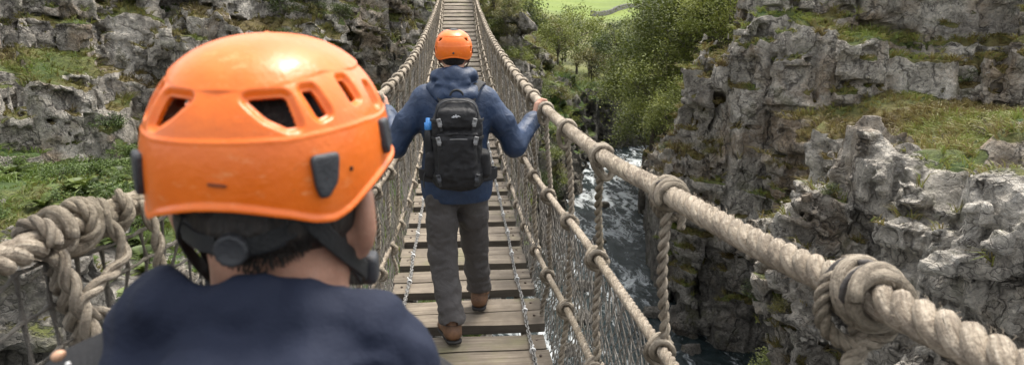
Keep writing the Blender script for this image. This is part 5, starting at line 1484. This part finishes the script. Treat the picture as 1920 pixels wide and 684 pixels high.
for k, (x, y, s) in enumerate(((7.0, 33.5, .45), (6.2, 31.0, .35), (5.3, 27.5, .5), (8.6, 40.2, .5), (7.3, 24.6, .4), (4.6, 24.3, .45), (9.9, 47.5, .6), (7.9, 21.6, .35), (3.6, 21.8, .4))):
    o = bs[k] if k < 3 else bs[k % 3].copy()
    if k >= 3: COL.objects.link(o)
    o.location = (x, y, WATER + .05); o.scale = (s, s * 1.2, s); o.rotation_euler = (RNG.uniform(-.3, .3), RNG.uniform(-.3, .3), RNG.uniform(0, 6))
bs = []
for k in range(3):
    V, Q = boulder(410 + k, 1); o = mk('rock', V, Q, ROCK, None, attrs=rock_attr(V, 0.), local=True, smooth_=False); tag(o, 'loose pale limestone rock lying on the turf of the right cliff', 'rock', 'loose rocks on the right cliff'); bs.append(o)
sp = pick(TR, 22, lambda V, N, a: (V[:, 1] > 9) & (V[:, 1] < 20) & (V[:, 2] > -3) & (N[:, 2] > .7), 1.0, 21)
for k, p in enumerate(sp):
    o = bs[k] if k < 3 else bs[k % 3].copy()
    if k >= 3: COL.objects.link(o)
    s = RNG.uniform(.08, .26); o.location = p; o.scale = (s, s * 1.2, s); o.rotation_euler = (RNG.uniform(-.4, .4), RNG.uniform(-.4, .4), RNG.uniform(0, 6))
bs = []
for k in range(3):
    V, Q = boulder(420 + k, 1); o = mk('rock', V, Q, ROCK, None, attrs=rock_attr(V, .1), local=True, smooth_=False); tag(o, 'loose grey rock lying in the scree left of the bridge', 'rock', 'scree rocks left of the bridge'); bs.append(o)
sp = pick(TL, 70, lambda V, N, a: (V[:, 1] > 6) & (V[:, 1] < 17) & (V[:, 0] < -1.5) & (V[:, 0] > -11) & (V[:, 2] > -5.2) & (N[:, 2] > .5), .45, 22)
for k, p in enumerate(sp):
    o = bs[k] if k < 3 else bs[k % 3].copy()
    if k >= 3: COL.objects.link(o)
    s = RNG.uniform(.10, .42); o.location = p - (0, 0, .05); o.scale = (s, s * 1.2, s * .8); o.rotation_euler = (RNG.uniform(-.4, .4), RNG.uniform(-.4, .4), RNG.uniform(0, 6))

# ---- grass
def grass(name, T, cond, n, blades, L, mat, seed, lean=.55, wid=.010):
    V, N, at = T; r = np.random.default_rng(seed); c = np.nonzero(cond(V, N, at))[0]
    w = np.clip(at['veg'][c], .05, 1) * (TR_w[c] if T is TR else 1); i = r.choice(c, n, p=w / w.sum())
    P = V[i] + r.normal(0, .05, (n, 3)) * (1, 1, .2); nn = N[i]; hue = at['hue'][i]
    l = L * (1 + .6 * vnoise(P * .8, 5)) * r.uniform(.5, 1.3, n)
    tl = r.normal(0, .35, (n, 3)); tl[:, 2] = 0; tl += nn * (1.0, 1.0, 0)     # tufts hang outwards over the edges
    out, Q4, Q3, tint = [], [], [], []
    B = np.repeat(P, blades, 0) + r.normal(0, .035, (n * blades, 3)) * (1, 1, .2); m_ = n * blades
    ll = np.repeat(l, blades) * r.uniform(.55, 1.2, m_); d = np.repeat(tl, blades, 0) * lean + r.normal(0, .42, (m_, 3)); d[:, 2] = 1.; d /= np.linalg.norm(d, axis=1, keepdims=True)
    s = np.cross(d, r.normal(size=(m_, 3))); s /= np.linalg.norm(s, axis=1, keepdims=True); wd = (wid * r.uniform(.6, 1.4, m_))[:, None]
    md = B + d * (ll * .55)[:, None]; hz_ = d * (1, 1, 0); tip = md + (d * .32 + hz_ * .55 - np.array([0, 0, .16]))* ll[:, None]
    W = np.stack([B - s * wd, B + s * wd, md + s * wd * .8, md - s * wd * .8, tip], 1).reshape(-1, 3)
    k = np.arange(m_)[:, None] * 5; Q4 = k + np.array([0, 1, 2, 3]); Q3 = k + np.array([3, 2, 4])
    ti = np.clip(np.repeat(hue, blades) * .9 + r.normal(.05, .14, m_) + .0, 0, 1)
    o = mk(name, W, [Q4, Q3], mat, None, attrs=dict(tint=np.repeat(ti, 5)), smooth_=False); tag(o, kind='stuff'); return o
tag(grass('grass', TR, lambda V, N, a: (a['veg'] > .38) & (V[:, 1] < 26) & (V[:, 1] > 6), 15000, 9, .26, GRASS_S, 31, .9), 'tufted straw and green grass on the ledges of the right cliff', 'grass')
tag(grass('grass', TL, lambda V, N, a: (a['veg'] > .40) & (V[:, 1] > 7) & (V[:, 0] < 1), 15000, 7, .30, GRASS, 32, .8, .013), 'green grass on the slope and ledges of the left cliff', 'grass')
tag(grass('grass', TF, lambda V, N, a: (a['veg'] > .40) & (V[:, 1] < 60), 5000, 7, .42, GRASS_S, 33, .8, .02), 'rough grass on the steep bank beyond the bridge', 'grass')
